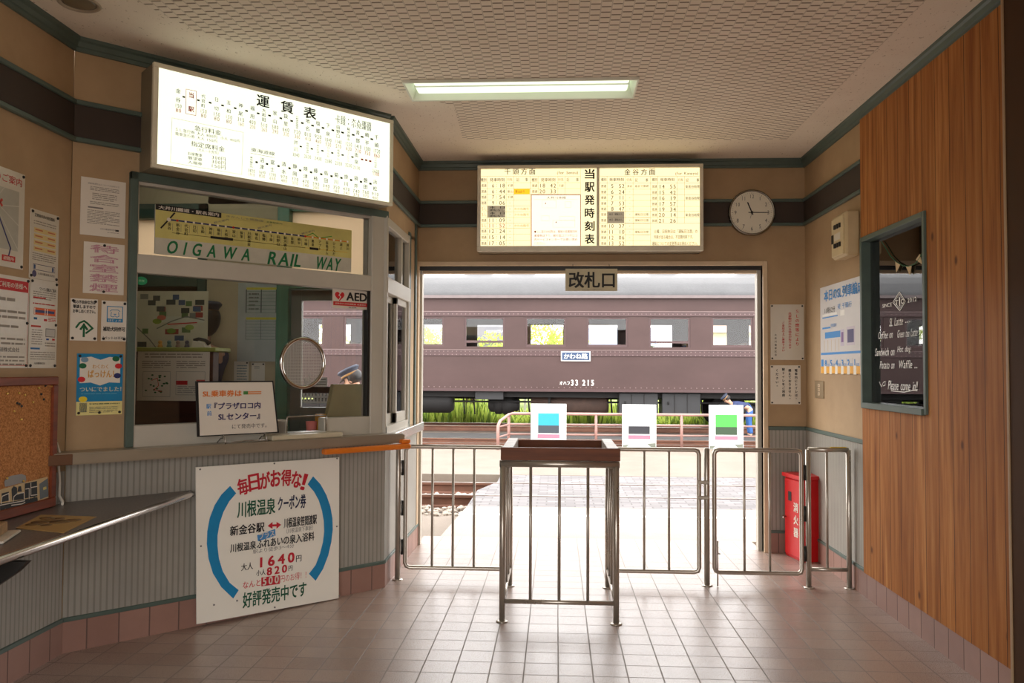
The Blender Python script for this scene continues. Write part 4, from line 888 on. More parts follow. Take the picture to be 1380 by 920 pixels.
# steel counter slab along the slanted wall and round the corner
t = Thing('ticket_counter', 'long stainless steel counter shelf under the ticket window', 'counter', FAC, (-.9, 0, .94))
mb = MB(); mb.prism([(-1.876, .0), (-2.021, -.145), (.06, -.145), (.02, -.03), (0, 0)], .942, 1.0, paint('counter_steel', S(168, 160, 144), .32, .55, .08, 3), axis='z')
es = [e for e in mb.bm.edges if abs(e.verts[0].co.z-e.verts[1].co.z) < 1e-5]; bmesh.ops.bevel(mb.bm, geom=es, offset=.006, segments=2, affect='EDGES'); t.part('slab', mb)
mb = MB(); mb.box(-2.005, -1.88, -.148, -.135, .943, .995, paint('brown_end_cap', S(104, 70, 46), .5), .003); t.part('end_cap', mb)
mb = MB(); mb.box(5.31, 6.56, -.055, .02, .925, .99, m_steel('counter_steel2', S(190, 184, 174), .2), .004)
single('side_sill', 'narrow stainless sill under the sliding side window', 'sill', mb, SIDE, (5.9, 0, .925))
ORG = paint('orange_grip', S(226, 122, 28), .4, 0, .08)
t = Thing('stick_holder', 'orange rubber walking-stick rest on the counter edge', 'stick rest', FAC, (-.25, -.15, .9))
mb = MB(); mb.box(-.54, .08, -.195, -.147, .905, .938, ORG, .010, seg=2); t.part('bar', mb)
mb = MB(); mb.box(.02, .085, -.18, -.12, .938, .965, ORG, .008, seg=2); t.part('stop', mb)

# standing notice about steam train tickets
t = Thing('standing_notice', 'black-backed white notice on a wire easel announcing steam train tickets', 'sign', FAC, (-.985, -.10, 1.0))
mb = MB(); B = loc(F, 266, 588, .12), loc(F, 370, 582, .12); Tt = loc(F, 260, 515, .1), loc(F, 358, 513, .1)
xa, xb, za, zb = -1.265, -.835, 1.045, 1.345
mb.prism([(xa, za), (xb+.04, za), (xb, zb), (xa-.015, zb)], -.118, -.108, BLACK); t.part('backing', mb)
mb = MB(); mb.prism([(xa+.012, za+.006), (xb+.028, za+.006), (xb-.008, zb-.008), (xa-.002, zb-.008)], -.121, -.1175, PAPER); t.part('sheet', mb)
mb = MB(); c = crop(250, 500, 6); OR = ink(224, 122, 44); PUR = ink(54, 44, 96)
def sg(s, a, b, h, m, **k): pt(mb, F, .121, s, c(*a), c(*b), h/6, m, **k)
sg('SL乗車券は', (140, 182), (452, 178), 50, OR, bold=.045); pr(mb, F, .121, c(468, 162), c(505, 188), ink(70, 130, 60)); pr(mb, F, .121, c(505, 163), c(612, 185), ink(216, 130, 60)); pr(mb, F, .121, c(505, 172), c(612, 176), PAPER, .0014)
sg('『プラザロコ内', (232, 282), (604, 276), 54, PUR, bold=.04); sg('SLセンター』', (266, 368), (600, 360), 54, PUR, bold=.04); sg('にて発売中です。', (376, 446), (655, 438), 38, GREY, bold=.02)
sg('駅', (168, 284), (206, 284), 38, BL2, bold=.02); sg('前', (174, 342), (210, 340), 38, BL2, bold=.02)
t.part('lettering', mb)
mb = MB()
for x in (-1.13, -.89): mb.tube([(x, -.165, 1.001), (x, -.15, 1.04), (x, -.135, 1.045), (x, -.125, 1.03), (x, -.10, 1.03), (x, -.05, 1.001)], .003, STEEL, 6)
mb.tube([(-1.13, -.16, 1.012), (-1.05, -.165, 1.012), (-1.0, -.155, 1.014), (-.89, -.16, 1.012)], .003, STEEL, 6); t.part('easel', mb)

# speaking grille, cash tray, guard wire
p = loc(F, 409, 489, .02); t = Thing('speaking_grille', 'round chrome-rimmed perforated speaking panel on the ticket glass', 'grille', FAC, (p[0], -.01, p[1]-.15))
mb = MB(); mb.tube([(p[0]+.14*math.cos(a), -.012, p[1]+.148*math.sin(a)) for a in [2*PI*i/48 for i in range(48)]], .0125, m_steel('chrome', S(205, 200, 192), .12), 10, closed=True); t.part('rim', mb)
def m_mesh():
    k = N('perforated_sheet'); sx = k.n('ShaderNodeSeparateXYZ'); k.l(k.co(), sx.inputs[0]); q = .009
    a = k.math('SUBTRACT', k.math('FRACT', k.math('DIVIDE', sx.outputs['X'], q)), .5); b = k.math('SUBTRACT', k.math('FRACT', k.math('DIVIDE', sx.outputs['Z'], q)), .5)
    d = k.math('LESS_THAN', k.math('ADD', k.math('MULTIPLY', a, a), k.math('MULTIPLY', b, b)), .085); k.color(S(176, 172, 166)); k.rough(.35); k.b.inputs['Alpha'].default_value = 1
    k.l(k.math('SUBTRACT', 1, k.math('MULTIPLY', d, .9)), k.b.inputs['Alpha']); return k.m
mb = MB(); mb.disc(p[0], p[1], .142, -.012, m_mesh(), 48, rx=.136); t.part('perforated_disc', mb)
t = Thing('cash_tray', 'flat beige cash tray through the slot below the speaking panel', 'tray', FAC, (-.6, -.03, 1.001))
TR = paint('tray_beige', S(196, 186, 160), .4); mb = MB(); mb.box(-.845, -.385, -.135, .05, 1.001, 1.03, TR, .006); t.part('base', mb)
mb = MB(); mb.box(-.70, -.46, -.06, .04, 1.03, 1.036, paint('tray_insert', S(214, 214, 208), .25), .002); t.part('insert', mb)
mb = MB(); mb.box(-.82, -.705, -.02, .02, 1.03, 1.105, ALU, .003); t.part('side_block', mb)
mb = MB(); mb.tube([(-.71, -.045, 1.036), (-.71, -.045, 1.125), (-.705, -.045, 1.13), (-.46, -.045, 1.13), (-.452, -.045, 1.125), (-.452, -.045, 1.036)], .004, STEEL, 8); t.part('guard_wire', mb)

# ================================================================== big fare board leaning under the counter
LB = math.atan2(.04, .87)
t = Thing('coupon_board', 'large square white hot-spring coupon board with blue arcs standing against the counter front', 'sign', FAC, (-.79, -.075, 0))
OFB = .05; mb = MB(); BXL, BXR = -1.215, -.352
mb.prism([(BXL-.01, .022), (BXR, .004), (BXR-.008, .868), (BXL-.03, .874)], -OFB, -OFB+.008, paint('board_white', S(242, 238, 226), .45, 0, .03, 2)); t.part('panel', mb)
mb = MB(); c = crop(260, 600, 3.54); CY = ink(10, 132, 186)
def bp(a, b): return loc(F, *c(a, b), OFB)
Lo = [bp(*q) for q in ((177, 193), (135, 235), (103, 285), (80, 345), (68, 410), (66, 470), (74, 540), (95, 610), (135, 675), (192, 730))]
Li = [bp(*q) for q in ((206, 228), (172, 268), (145, 318), (127, 372), (117, 430), (117, 480), (124, 540), (142, 600), (175, 655), (218, 690))]
Ro = [bp(*q) for q in ((573, 147), (608, 185), (636, 235), (655, 290), (665, 345), (667, 400), (660, 460), (645, 525), (620, 590), (585, 645))]
Ri = [bp(*q) for q in ((547, 185), (577, 220), (600, 262), (615, 310), (624, 360), (626, 410), (620, 460), (606, 515), (585, 570), (553, 612))]
for A_, B_ in ((Lo, Li), (Ro, Ri)):
    for i in range(9): mb.quad([(q[0], -OFB-.001, q[1]) for q in (A_[i], A_[i+1], B_[i+1], B_[i])], CY)
def bt(s, a, b, h, m, **k): pt(mb, F, OFB, s, c(*a), c(*b), h/3.54, m, **k)
DG = ink(20, 88, 60); DB = ink(28, 36, 72)
for s, x, yy, r in (('毎', 238, 196, .16), ('日', 291, 176, .1), ('が', 343, 166, .06), ('お', 394, 156, .02), ('得', 445, 154, -.02), ('な', 494, 162, -.08), ('！', 530, 174, -.25)):
    q = bp(x, yy); mb.text(s, q[0], q[1], .093, -OFB-.0012, ink(196, 28, 46), width=.061 if s != '！' else .02, bold=.05, ang=r*1.2)
bt('川根温泉', (212, 308), (392, 286), 76, DG, bold=.03); bt('クーポン券', (405, 278), (538, 264), 66, DB, bold=.04)
bt('新金谷駅', (177, 404), (340, 392), 46, BLACK, bold=.03); bt('川根温泉笹間渡駅', (434, 370), (590, 352), 46, BLACK, bold=.035); bt('（川根温泉下車駅）', (446, 408), (572, 392), 24, GREY, bold=.01)
q0, q1 = bp(356, 384), bp(421, 378)
mline(mb, [(q0[0]+.02, q0[1]), (q1[0]-.02, q1[1])], .012, -OFB-.001, ink(196, 28, 46))
for q, d in ((q0, 1), (q1, -1)): mb.quad([(q[0], -OFB-.0012, q[1]), (q[0]+d*.03, -OFB-.0012, q[1]-.02), (q[0]+d*.03, -OFB-.0012, q[1]+.02)], ink(196, 28, 46))
q0, q1 = bp(308, 455), bp(395, 399); mb.quad([(bp(*e)[0], -OFB-.0008, bp(*e)[1]) for e in ((310, 457), (394, 430), (392, 398), (306, 428))], ink(70, 140, 200)); bt('プラス', (316, 434), (388, 416), 28, PAPER, bold=.03, follow=True)
bt('川根温泉', (178, 488), (300, 476), 40, BLACK, bold=.03); bt('ふれあいの泉入浴料', (305, 466), (578, 436), 42, BLACK, bold=.03); bt('駅より徒歩３〜４分', (286, 502), (482, 482), 20, GREY, bold=.01)
bt('大人', (230, 580), (286, 574), 34, BLACK, bold=.025); bt('1640', (306, 558), (486, 534), 46, ink(196, 28, 46), bold=.06, gap=.16); bt('円', (492, 540), (517, 538), 30, BLACK, bold=.02)
bt('小人', (302, 608), (346, 604), 28, BLACK, bold=.025); bt('820', (350, 600), (450, 588), 36, ink(196, 28, 46), bold=.06, gap=.16); bt('円', (456, 586), (474, 584), 24, BLACK, bold=.02)
bt('なんと', (238, 665), (322, 655), 32, ink(206, 60, 66), bold=.015); mb.quad([(bp(*e)[0], -OFB-.0008, bp(*e)[1]) for e in ((326, 672), (414, 660), (414, 618), (326, 630))], ink(196, 28, 46)); bt('500', (330, 648), (410, 638), 36, PAPER, bold=.04, gap=.16); bt('円のお得！！', (417, 634), (540, 618), 34, ink(206, 60, 66), bold=.01)
bt('好評発売中です', (238, 738), (540, 684), 72, DG, bold=.03)
t.part('lettering', mb)
for a in ((34, 114), (388, 86), (687, 62), (38, 480), (686, 386), (100, 760), (390, 772), (698, 716), (210, 740)): q = bp(*a); pin(t, F, q[0], q[1], -OFB, GREY, .005, 'screw')

# ================================================================== writing shelf on the left wall
def m_lami():
    k = N('speckled_laminate'); a = k.noise(90, 4, .8); k.color(k.ramp(a, [(.35, S(70, 64, 60)), (.6, S(118, 110, 104))])); k.rough(.3); return k.m
LAM = m_lami()
t = Thing('writing_shelf', 'grey speckled writing shelf with steel edge along the left wall', 'shelf', W, (-2.2, 3.0, .7))
mb = MB(); XF = -1.975
out = [(-2.45, -1.5), (XF, -1.5)] + [(XF, 4.30)] + [(XF-.004, 4.36), (XF-.03, 4.405)] + [(XF-.046, 4.41)] + [(-2.44, 3.975), (-2.45, 3.96)]
mb.prism(out, .715, .745, LAM, axis='z'); t.part('top', mb)
mb = MB(); mb.tube([(XF, -1.5, .73), (XF, 4.30, .73), (XF-.006, 4.36, .73), (XF-.035, 4.405, .73)], .017, m_steel('edge_steel', S(200, 194, 190), .2), 12); t.part('edge_trim', mb)
for yy in (2.93, .8):
    mb = MB(); mb.prism([(-2.45, .70), (XF+.05-.02, .70), (XF-.01, .66), (-2.40, .38), (-2.45, .36)], yy, yy+.03, DARKST); t.part('bracket', mb)
# cork noticeboard standing on the shelf
t = Thing('cork_board', 'cork noticeboard in a red-brown frame with a paper steam engine', 'noticeboard', LEFT, (3.4, -.02, .747))
a0, a1, b0, b1 = 2.75, 3.838, .748, 1.372
mb = MB(); mb.box(a0+.02, a1-.02, -.03, -.018, b0+.02, b1-.02, CORK); t.part('cork_panel', mb)
mb = MB()
for q in ((a0, a1, b0, b0+.045), (a0, a1, b1-.04, b1), (a0, a0+.04, b0+.045, b1-.04), (a1-.04, a1, b0+.045, b1-.04)): mb.box(q[0], q[1], -.042, -.012, q[2], q[3], FWOOD, .004)
t.part('frame', mb)
GOLD = paint('brass_pin', S(206, 170, 90), .3, 1)
for x, z in ((3.56, 1.30), (3.60, 1.29), (3.66, 1.255), (3.53, 1.22), (3.58, 1.18), (3.80, 1.325), (3.82, 1.325), (3.48, 1.30), (3.70, 1.32)): pin(t, LEFT, x, z, -.03, GOLD, .006, 'thumbtack')
for x, z in ((3.55, 1.255), (3.565, 1.25), (3.58, 1.24), (3.74, 1.265), (3.75, 1.33), (3.72, 1.29)): pin(t, LEFT, x, z, -.03, DARKST, .006, 'thumbtack')
c = crop(0, 600, 5.11)
def lp(a, b): return loc(LEFT, *c(a, b), .033)
def shape(mb, pts, m, y): f = mb.bm.faces.new([mb.bm.verts.new((q[0], y, q[1])) for q in [lp(*p) for p in pts]]); f.material_index = mb.mi(m)
t = Thing('paper_steam_engine', 'cut-paper black steam engine with grey smoke puff pinned to the cork', 'paper cutout', LEFT, (3.6, -.03, .8))
mb = MB(); shape(mb, [(-60, 460), (-60, 330), (20, 300), (120, 270), (330, 215), (335, 360), (240, 390), (100, 420), (0, 450)], paint('manila_paper', S(206, 180, 136), .8), -.0315); t.part('mount', mb)
mb = MB()
for P in ([(12, 390), (12, 330), (62, 318), (62, 380)], [(85, 380), (80, 300), (95, 280), (118, 290), (120, 340), (165, 322), (165, 370)], [(120, 320), (128, 282), (146, 280), (152, 318)], [(172, 365), (172, 262), (255, 245), (258, 350)], [(0, 445), (0, 400), (60, 390), (170, 372), (258, 355), (262, 385), (150, 410), (60, 430)]): shape(mb, P, BLACK, -.0325)
for i in range(7): q = lp(20+36*i, 428-8*i); mb.disc(q[0], q[1], .017, -.0328, BLACK, 16)
t.part('engine', mb)
mb = MB()
for P in ([(8, 402), (14, 350), (60, 330), (62, 388)], [(92, 385), (95, 352), (118, 332), (165, 324), (166, 372)], [(0, 412), (70, 398), (170, 380)], [(176, 300), (200, 296), (200, 368)], [(212, 258), (212, 345), (256, 338)], [(78, 412), (150, 402), (172, 392)], [(212, 290), (256, 282)]): mline(mb, [lp(*p) for p in P], .004, -.0335, PAPER)
t.part('outline', mb)
mb = MB(); shape(mb, [(272, 265), (330, 225), (334, 350), (276, 372)], paint('grey_blue_card', S(104, 112, 116), .7), -.0325); shape(mb, [(296, 290), (318, 282), (320, 300), (298, 308)], ink(206, 190, 110), -.0333); t.part('carriage', mb)
mb = MB(); shape(mb, [(35, 285), (30, 250), (45, 222), (80, 208), (110, 204), (150, 196), (178, 208), (182, 240), (170, 258), (130, 262), (95, 272), (70, 280)], paint('grey_felt', S(150, 148, 146), .8), -.0325); t.part('smoke', mb)
for a in ((46, 226), (160, 246)): q = lp(*a); pin(t, LEFT, q[0], q[1], -.033, GOLD, .006, 'thumbtack')
# white cord hanging beside the cork board
mb = MB(); mb.tube([(3.882, -.01, 1.05), (3.89, -.02, 1.0), (3.886, -.02, .93), (3.9, -.02, .85), (3.888, -.025, .79), (3.91, -.03, .755), (3.875, -.05, .75)], .006, PAPER, 6); single('white_cord', 'white ribbon cord hanging down beside the cork noticeboard', 'cord', mb, LEFT, (3.89, -.02, .748))
# things on the shelf
def dp(a, b): q = ground(*c(a, b), .746); return (q[0], q[1])
mb = MB(); P = [dp(*q) for q in ((280, 478), (664, 492), (440, 603), (110, 570))]; mb.prism(P, .7455, .7475, paint('old_map_paper', S(178, 146, 90), .5), axis='z')
for i in range(14):
    u, v = random.uniform(.15, .85), random.uniform(.2, .8); a = Vector(P[0]).lerp(Vector(P[1]), u); b = Vector(P[3]).lerp(Vector(P[2]), u); q = a.lerp(b, v)
    mb.lathe([(random.uniform(.02, .05), 0), (.01, .0004)], (q.x, q.y, .7476+.0001*i), paint('map_marks', S(120, 92, 52), .6), 10)
single('old_map_sheet', 'yellowed map sheet lying flat on the grey shelf', 'map', mb, W, (P[0][0], P[0][1], .7455))
q = dp(60, 650); bx, by = q[0]-.09, q[1]+.0
t = Thing('wooden_pen_stand', 'small stepped wooden pen stand on a white tray, shelf front', 'pen stand', W, (bx, by, .747))
Mr = Matrix.Translation((bx, by, 0)) @ Matrix.Rotation(.35, 4, 'Z')
mb = MB(); mb.box(-.09, .09, -.12, .12, .7465, .757, paint('tray_white', S(214, 206, 192), .5), .004, M=Mr); t.part('tray', mb)
mb = MB(); mb.box(-.06, .05, -.08, .085, .757, .80, LWOOD, .004, M=Mr); t.part('base_block', mb)
mb = MB(); mb.box(-.06, .0, -.08, .085, .80, .84, LWOOD, .004, M=Mr); t.part('upper_block', mb)
mb = MB(); mb.tube([Mr @ Vector(v) for v in ((.03, -.06, .79), (.045, -.09, .82), (.05, -.10, .79), (.06, -.11, .76))], .003, DARKST, 6); t.part('chain', mb)

# ================================================================== ticket collector's booth, gates, extinguisher cabinet
TB = paint('tube_steel', S(184, 176, 165), .3, .75, .06, 5)
t = Thing('collector_booth', 'stainless steel collector booth with dark wooden tray top in the doorway', 'booth', W, (.02, 5.0, 0))
bx0, bx1, by0, by1, bh = -.30, .338, 4.63, 5.39, .885
for x, yy in ((bx0, by0), (bx1, by0), (bx0, by1), (bx1, by1)):
    mb = MB(); mb.tube([(x, yy, 0), (x, yy, bh)], .017, TB, 16); p = t.part('post', mb)
    mb = MB(); mb.lathe([(.034, 0), (.034, .005), (.022, .008)], (x, yy, 0), TB, 20); t.sub('foot_plate', mb, p)
mb = MB(); mb.tube([(bx0-.018, by0, bh), (bx1+.018, by0, bh)], .019, TB, 14); t.part('top_rail', mb)
for x in (bx0, bx1): mb = MB(); mb.tube([(x, by0, bh), (x, by1, bh)], .017, TB, 14); t.part('top_rail', mb)
mb = MB(); mb.tube([(bx0, by0, .115), (bx1, by0, .115)], .013, TB, 12); t.part('bottom_rail', mb)
for x in (bx0, bx1): mb = MB(); mb.tube([(x, by0, .115), (x, by1, .115)], .012, TB, 12); t.part('bottom_rail', mb)
for x in (-.142, .02, .180): mb = MB(); mb.tube([(x, by0, .115), (x, by0, bh)], .0085, TB, 10); t.part('bar', mb)
for x in (bx0, bx1):
    for k in range(1, 4): mb = MB(); yy = by0+(by1-by0)*k/4; mb.tube([(x, yy, .115), (x, yy, bh)], .0085, TB, 10); t.part('bar', mb)
mb = MB(); mb.box(bx0-.005, bx1+.005, by0, by1, bh+.012, bh+.02, TB); tray = t.part('tray_floor', mb)
mb = MB(); mb.box(bx0-.012, bx1+.022, by0-.01, by0+.012, bh+.02, bh+.092, DWOOD, .003); t.part('tray_front', mb)
mb = MB(); mb.box(bx0-.012, bx1+.022, by1-.02, by1+.0, bh+.0, bh+.072, DWOOD, .003); t.part('tray_back', mb)
for x in (bx0-.012, bx1-.042):
    mb = MB(); mb.box(x, x+.064, by0+.012, by1-.02, bh+.02, bh+.082, DWOOD2, .003); t.part('tray_side', mb)
GY = 5.49
def gate(name, label, x0, x1, z0, z1, bars, legs=(), grp='stainless platform gates'):
    t = Thing(name, label, 'gate', W, ((x0+x1)/2, GY, z0), grp); r = .0145
    mb = MB(); mb.tube([(x0+.03, GY, z0), (x1-.03, GY, z0), (x1-.008, GY, z0+.008), (x1, GY, z0+.03), (x1, GY, z1-.03), (x1-.008, GY, z1-.008), (x1-.03, GY, z1), (x0+.03, GY, z1), (x0+.008, GY, z1-.008), (x0, GY, z1-.03), (x0, GY, z0+.03), (x0+.008, GY, z0+.008)], r, TB, 14, closed=True); t.part('frame', mb)
    for x in bars: mb = MB(); mb.tube([(x, GY, z0), (x, GY, z1)], .0085, TB, 10); t.part('bar', mb)
    return t
g1 = gate('wicket_gate', 'left stainless gate hinged at the ticket office corner', -1.012, -.345, .085, .893, (-.83, -.69, -.548))
g2 = gate('wicket_gate', 'stainless gate between the collector booth and the latch post', .385, .945, .088, .89, (.585, .748))
g3 = gate('wicket_gate', 'stainless gate right of the latch post, with drop bolt', 1.045, 1.612, .09, .893, (1.24, 1.405))
for z in (.68, .58): mb = MB(); mb.box(.93, 1.005, GY-.03, GY-.018, z-.012, z+.012, TB, .003); g2.part('latch', mb)
mb = MB(); mb.tube([(1.062, GY-.02, .30), (1.062, GY-.02, .005)], .005, TB, 8); g3.part('drop_bolt', mb)
mb = MB(); mb.tube([(1.062, GY-.02, .22), (1.07, GY-.05, .22)], .004, TB, 8); g3.part('bolt_handle', mb)
def post(label, x, yy, h, hinges=(), side=1):
    t = Thing('gate_post', label, 'post', W, (x, yy, 0), 'gate posts')
    mb = MB(); mb.tube([(x, yy, 0), (x, yy, h-.006), (x, yy, h)], [.019, .019, .014], TB, 16); t.part('pole', mb)
    mb = MB(); mb.lathe([(.036, 0), (.036, .005), (.022, .008)], (x, yy, 0), TB, 20); t.part('foot_plate', mb)
    for z in hinges:
        mb = MB(); mb.tube([(x+side*.03, yy, z-.05), (x+side*.03, yy, z+.05)], .010, DARKST, 10); mb.box(min(x, x+side*.05), max(x, x+side*.05), yy-.006, yy+.006, z-.03, z+.03, TB); t.part('hinge', mb)
post('stainless gate post with hinges beside the ticket office', -1.062, GY, .905, (.75, .48, .22))
post('middle latch post between the two right-hand gates', .996, GY, .905)
t = Thing('fence_panel', 'short fixed stainless rail panel at the right wall', 'railing', W, (1.79, GY, 0))
for x in (1.655, 1.915):
    mb = MB(); mb.tube([(x, GY, 0), (x, GY, .9)], .017, TB, 14); p = t.part('post', mb); mb = MB(); mb.lathe([(.034, 0), (.034, .005), (.022, .008)], (x, GY, 0), TB, 20); t.sub('foot_plate', mb, p)
mb = MB(); mb.tube([(1.655, GY, .9), (1.915, GY, .9)], .016, TB, 12); t.part('rail', mb); mb = MB(); mb.tube([(1.655, GY, .12), (1.915, GY, .12)], .013, TB, 12); t.part('rail', mb); mb = MB(); mb.tube([(1.775, GY, .12), (1.775, GY, .9)], .0085, TB, 10); t.part('bar', mb)
mb = MB(); mb.box(1.80, 1.90, GY-.012, GY+.012, .914, .919, ink(206, 176, 60)); t.part('yellow_tape', mb, 'yellow tape strip on the rail')
for z in (.75, .48, .22): mb = MB(); mb.tube([(1.632, GY, z-.05), (1.632, GY, z+.05)], .010, DARKST, 10); t.part('hinge', mb)

REDP = paint('red_cabinet_paint', S(196, 18, 22), .35, 0, .08)
Fx = Frame(1.76, 6.45, -PI/2+.2)     # door faces left; x runs towards the viewer
t = Thing('extinguisher_box', 'red fire extinguisher cabinet on the floor in the right corner', 'cabinet', Fx, (.13, .08, 0))
mb = MB(); mb.box(0, .265, .012, .16, 0, .605, REDP, .004); t.part('body', mb)
mb = MB(); mb.prism([(-.012, .608), (.285, .608), (.28, .635), (-.008, .635)], -.012, .172, REDP); t.part('lid', mb)
mb = MB(); mb.box(.01, .255, .0, .014, .02, .595, REDP, .005); d = t.part('door', mb)
mb = MB(); mb.text('消火器', .19, .30, .075, -.0015, PAPER, width=.26, vert=True, bold=.04); t.sub('lettering', mb, d)
mb = MB(); mb.box(.07, .12, -.003, .001, .43, .50, DARKST, .002); t.sub('vent', mb, d)
mb = MB(); mb.tube([(.03, .0, .30), (.03, -.025, .30), (.06, -.03, .29)], .006, STEEL, 8); t.sub('handle', mb, d)

# ================================================================== writing and bunting in the shop window
CH = ink(250, 249, 246)
c = crop(1160, 290, 3.41); OFF = -.0205
t = Thing('chalk_menu', 'white hand-chalked menu lettering on the shop window glass', 'lettering', RIGHT, (-4.8, .0195, 1.3)); mb = MB()
def ct(s, a, b, h, **k):
    mb = MB(); pt(mb, RIGHT, OFF, s, c(*a), c(*b), h/3.41, CH, **k); t.part('chalk_line', mb)
q = [loc(RIGHT, *c(*p), OFF) for p in ((178, 352), (206, 395), (180, 438), (148, 400), (178, 352))]
mline(mb, q, .006, -OFF-.001, CH); q = [loc(RIGHT, *c(*p), OFF) for p in ((178, 362), (199, 395), (180, 428), (155, 399), (178, 362))]; mline(mb, q, .003, -OFF-.001, CH)
ct('SINCE', (100, 416), (144, 410), 17, bold=.02); ct('2012', (216, 392), (258, 384), 20, bold=.03); ct('I', (177, 398), (182, 397), 42, bold=.01); ct('T', (160, 402), (173, 400), 22, bold=.03); ct('C', (186, 396), (198, 394), 22, bold=.03)
for s, a, b, h in (('SL Latte', (134, 492), (195, 484), 38), ('...', (205, 492), (228, 489), 5), ('Coffee on', (82, 552), (148, 546), 34), ('Green tea Latte', (170, 545), (262, 536), 36), ('Sandwich on', (68, 632), (156, 622), 36), ('Hot dog', (170, 622), (230, 614), 36), ('Potato on', (90, 690), (156, 684), 36), ('Waffle ...', (176, 688), (262, 680), 38), ('Please come in!!', (128, 788), (262, 776), 44)): ct(s, a, b, h, bold=.018, shear=.25)
mline(mb, [loc(RIGHT, *c(*p), OFF) for p in ((140, 806), (200, 812), (262, 800))], .004, -OFF-.001, CH); mline(mb, [loc(RIGHT, *c(*p), OFF) for p in ((86, 765), (96, 788), (104, 768), (114, 762), (112, 780), (104, 784))], .004, -OFF-.001, CH)
t.part('chalk_drawing', mb)
t = Thing('bunting', 'string of small cream pennants hung across the top of the shop window', 'bunting', RIGHT, (-4.85, .012, 1.9))
cb = lambda a, b: loc(RIGHT, *c(a, b), -.012)
mb = MB(); P = [cb(*p) for p in ((95, 120), (115, 150), (135, 185), (165, 215), (195, 232), (220, 235), (250, 222), (270, 198), (290, 160), (303, 130))]
mb.tube([(p[0], .012, p[1]) for p in P], .003, GREEN, 6); t.part('string', mb)
for tri in (((160, 212), (182, 226), (164, 262)), ((208, 234), (234, 232), (226, 274)), ((254, 204), (272, 178), (284, 226))):
    mb = MB(); mb.prism([cb(*p) for p in tri], .010, .0135, paint('burlap', S(214, 190, 150), .8)); t.part('pennant', mb)

# ================================================================== inside the ticket office
F = BACK
def OP(px, py, yy): d = ray(px, py); k = yy/d.y; return (d.x*k, H+d.z*k)
# counter cabinet with noticeboard back and green ledge
t = Thing('office_cabinet', 'dark wooden cabinet with green ledge behind the ticket window', 'cabinet', W, (-2.75, 5.9, .1))
a = OP(182, 465, 5.6); b = OP(284, 575, 5.6); xl, xr = -3.15, b[0]; zt = OP(283, 468, 5.6)[1]
mb = MB(); mb.box(xl, xr, 5.62, 5.72, .1, zt-.03, CWOOD, .004); t.part('body', mb)
mb = MB(); mb.box(xl-.02, xr+.03, 5.58, 5.86, zt-.03, zt, paint('ledge_green', S(150, 158, 72), .5), .006); t.part('ledge', mb)
FO = Frame(0, 5.62, 0)
pz1, pz0 = OP(230, 472, 5.6)[1], OP(230, 540, 5.6)[1]; px1 = OP(281, 500, 5.6)[0]
t = poster('notice_poster', 'white poster with two little maps on the office cabinet front', FO, px1-.52, px1, pz0, pz1, PAPER, None, 'poster', '')
lines(t, .1, .05, .9, .16, 2, seed=1); lines(t, .06, .2, .46, .36, 4, seed=2); lines(t, .54, .2, .94, .36, 4, seed=3); BX4(t, .08, .42, .46, .92, .002, GREY); BX4(t, .54, .42, .94, .88, .002, GREY)
r = random.Random(3)
for i in range(22): p = fx(t, r.uniform(.12, .42), r.uniform(.48, .86)); t.mb.disc(p[0], p[1], .006, -t.box[4]-.0008, GREEN, 8, rx=.009)
LN(t, [(.2, .6), (.28, .55), (.3, .7), (.24, .78), (.34, .82)], .004, RED); RC(t, .54, .6, .7, .68, RED); RC(t, .82, .58, .94, .65, ink(206, 80, 70)); lines(t, .56, .7, .92, .85, 4, LGREY, 6); done(t)
FO2 = Frame(0, 5.99, 0)
A_, B_ = OP(183, 392, 5.98), OP(279, 463, 5.98)
t = poster('photo_collage', 'route poster of small photos standing behind the green ledge', FO2, A_[0], B_[0], B_[1]-.06, A_[1], paint('collage_base', S(206, 200, 176), .4), None, 'poster', '')
r = random.Random(5)
RC(t, .25, .42, .95, .52, ink(206, 206, 190)); LN(t, [(.3, .62), (.5, .5), (.7, .42), (.95, .48)], .008, ink(120, 120, 110)); LN(t, [(.02, .6), (.2, .8), (.3, .95)], .008, GREY); LN(t, [(.45, .55), (.85, .52)], .008, RED)
for i in range(24):
    u, v = r.uniform(.03, .86), r.choice((.06, .16, .26, .36, .62, .74, .86)) + r.uniform(-.02, .02); col = r.choice(((70, 74, 70), (60, 66, 60), (150, 60, 50), (90, 120, 70), (130, 130, 120), (70, 90, 120)))
    RC(t, u, v, u+r.uniform(.08, .13), v+.085, ink(*col), .0007+i*.00002)
for u, v, cc in ((.3, .5, ink(140, 160, 60)), (.5, .66, ink(120, 150, 60)), (.36, .44, ink(206, 110, 90)), (.75, .6, ink(150, 170, 80))): p = fx(t, u, v); t.mb.disc(p[0], p[1], .02, -t.box[4]-.0014, cc, 16, rx=.035)
done(t)
for i, (px, cc, lab) in enumerate(((216, (206, 150, 70), 'small orange toy figure on the green ledge'), (228, (90, 120, 120), 'small grey-green toy figure on the green ledge'), (240, (150, 120, 110), 'small brown toy figure on the green ledge'), (252, (70, 70, 90), 'small dark toy figure on the green ledge'))):
    p = OP(px, 462, 5.75); mb = MB(); mb.lathe([(.014, 0), (.018, .01), (.012, .03)], (p[0], 5.75, zt), ink(*cc), 14); mb.ball((p[0], 5.75, zt+.04), .015, ink(*cc)); single('toy_figure', lab, 'figurine', mb, W, (p[0], 5.75, zt), 'toy figures on the office ledge')
t = Thing('desk_telephone', 'black and white desk telephone at the end of the green ledge', 'telephone', W, (OP(272, 462, 5.75)[0], 5.75, zt)); p = t.org
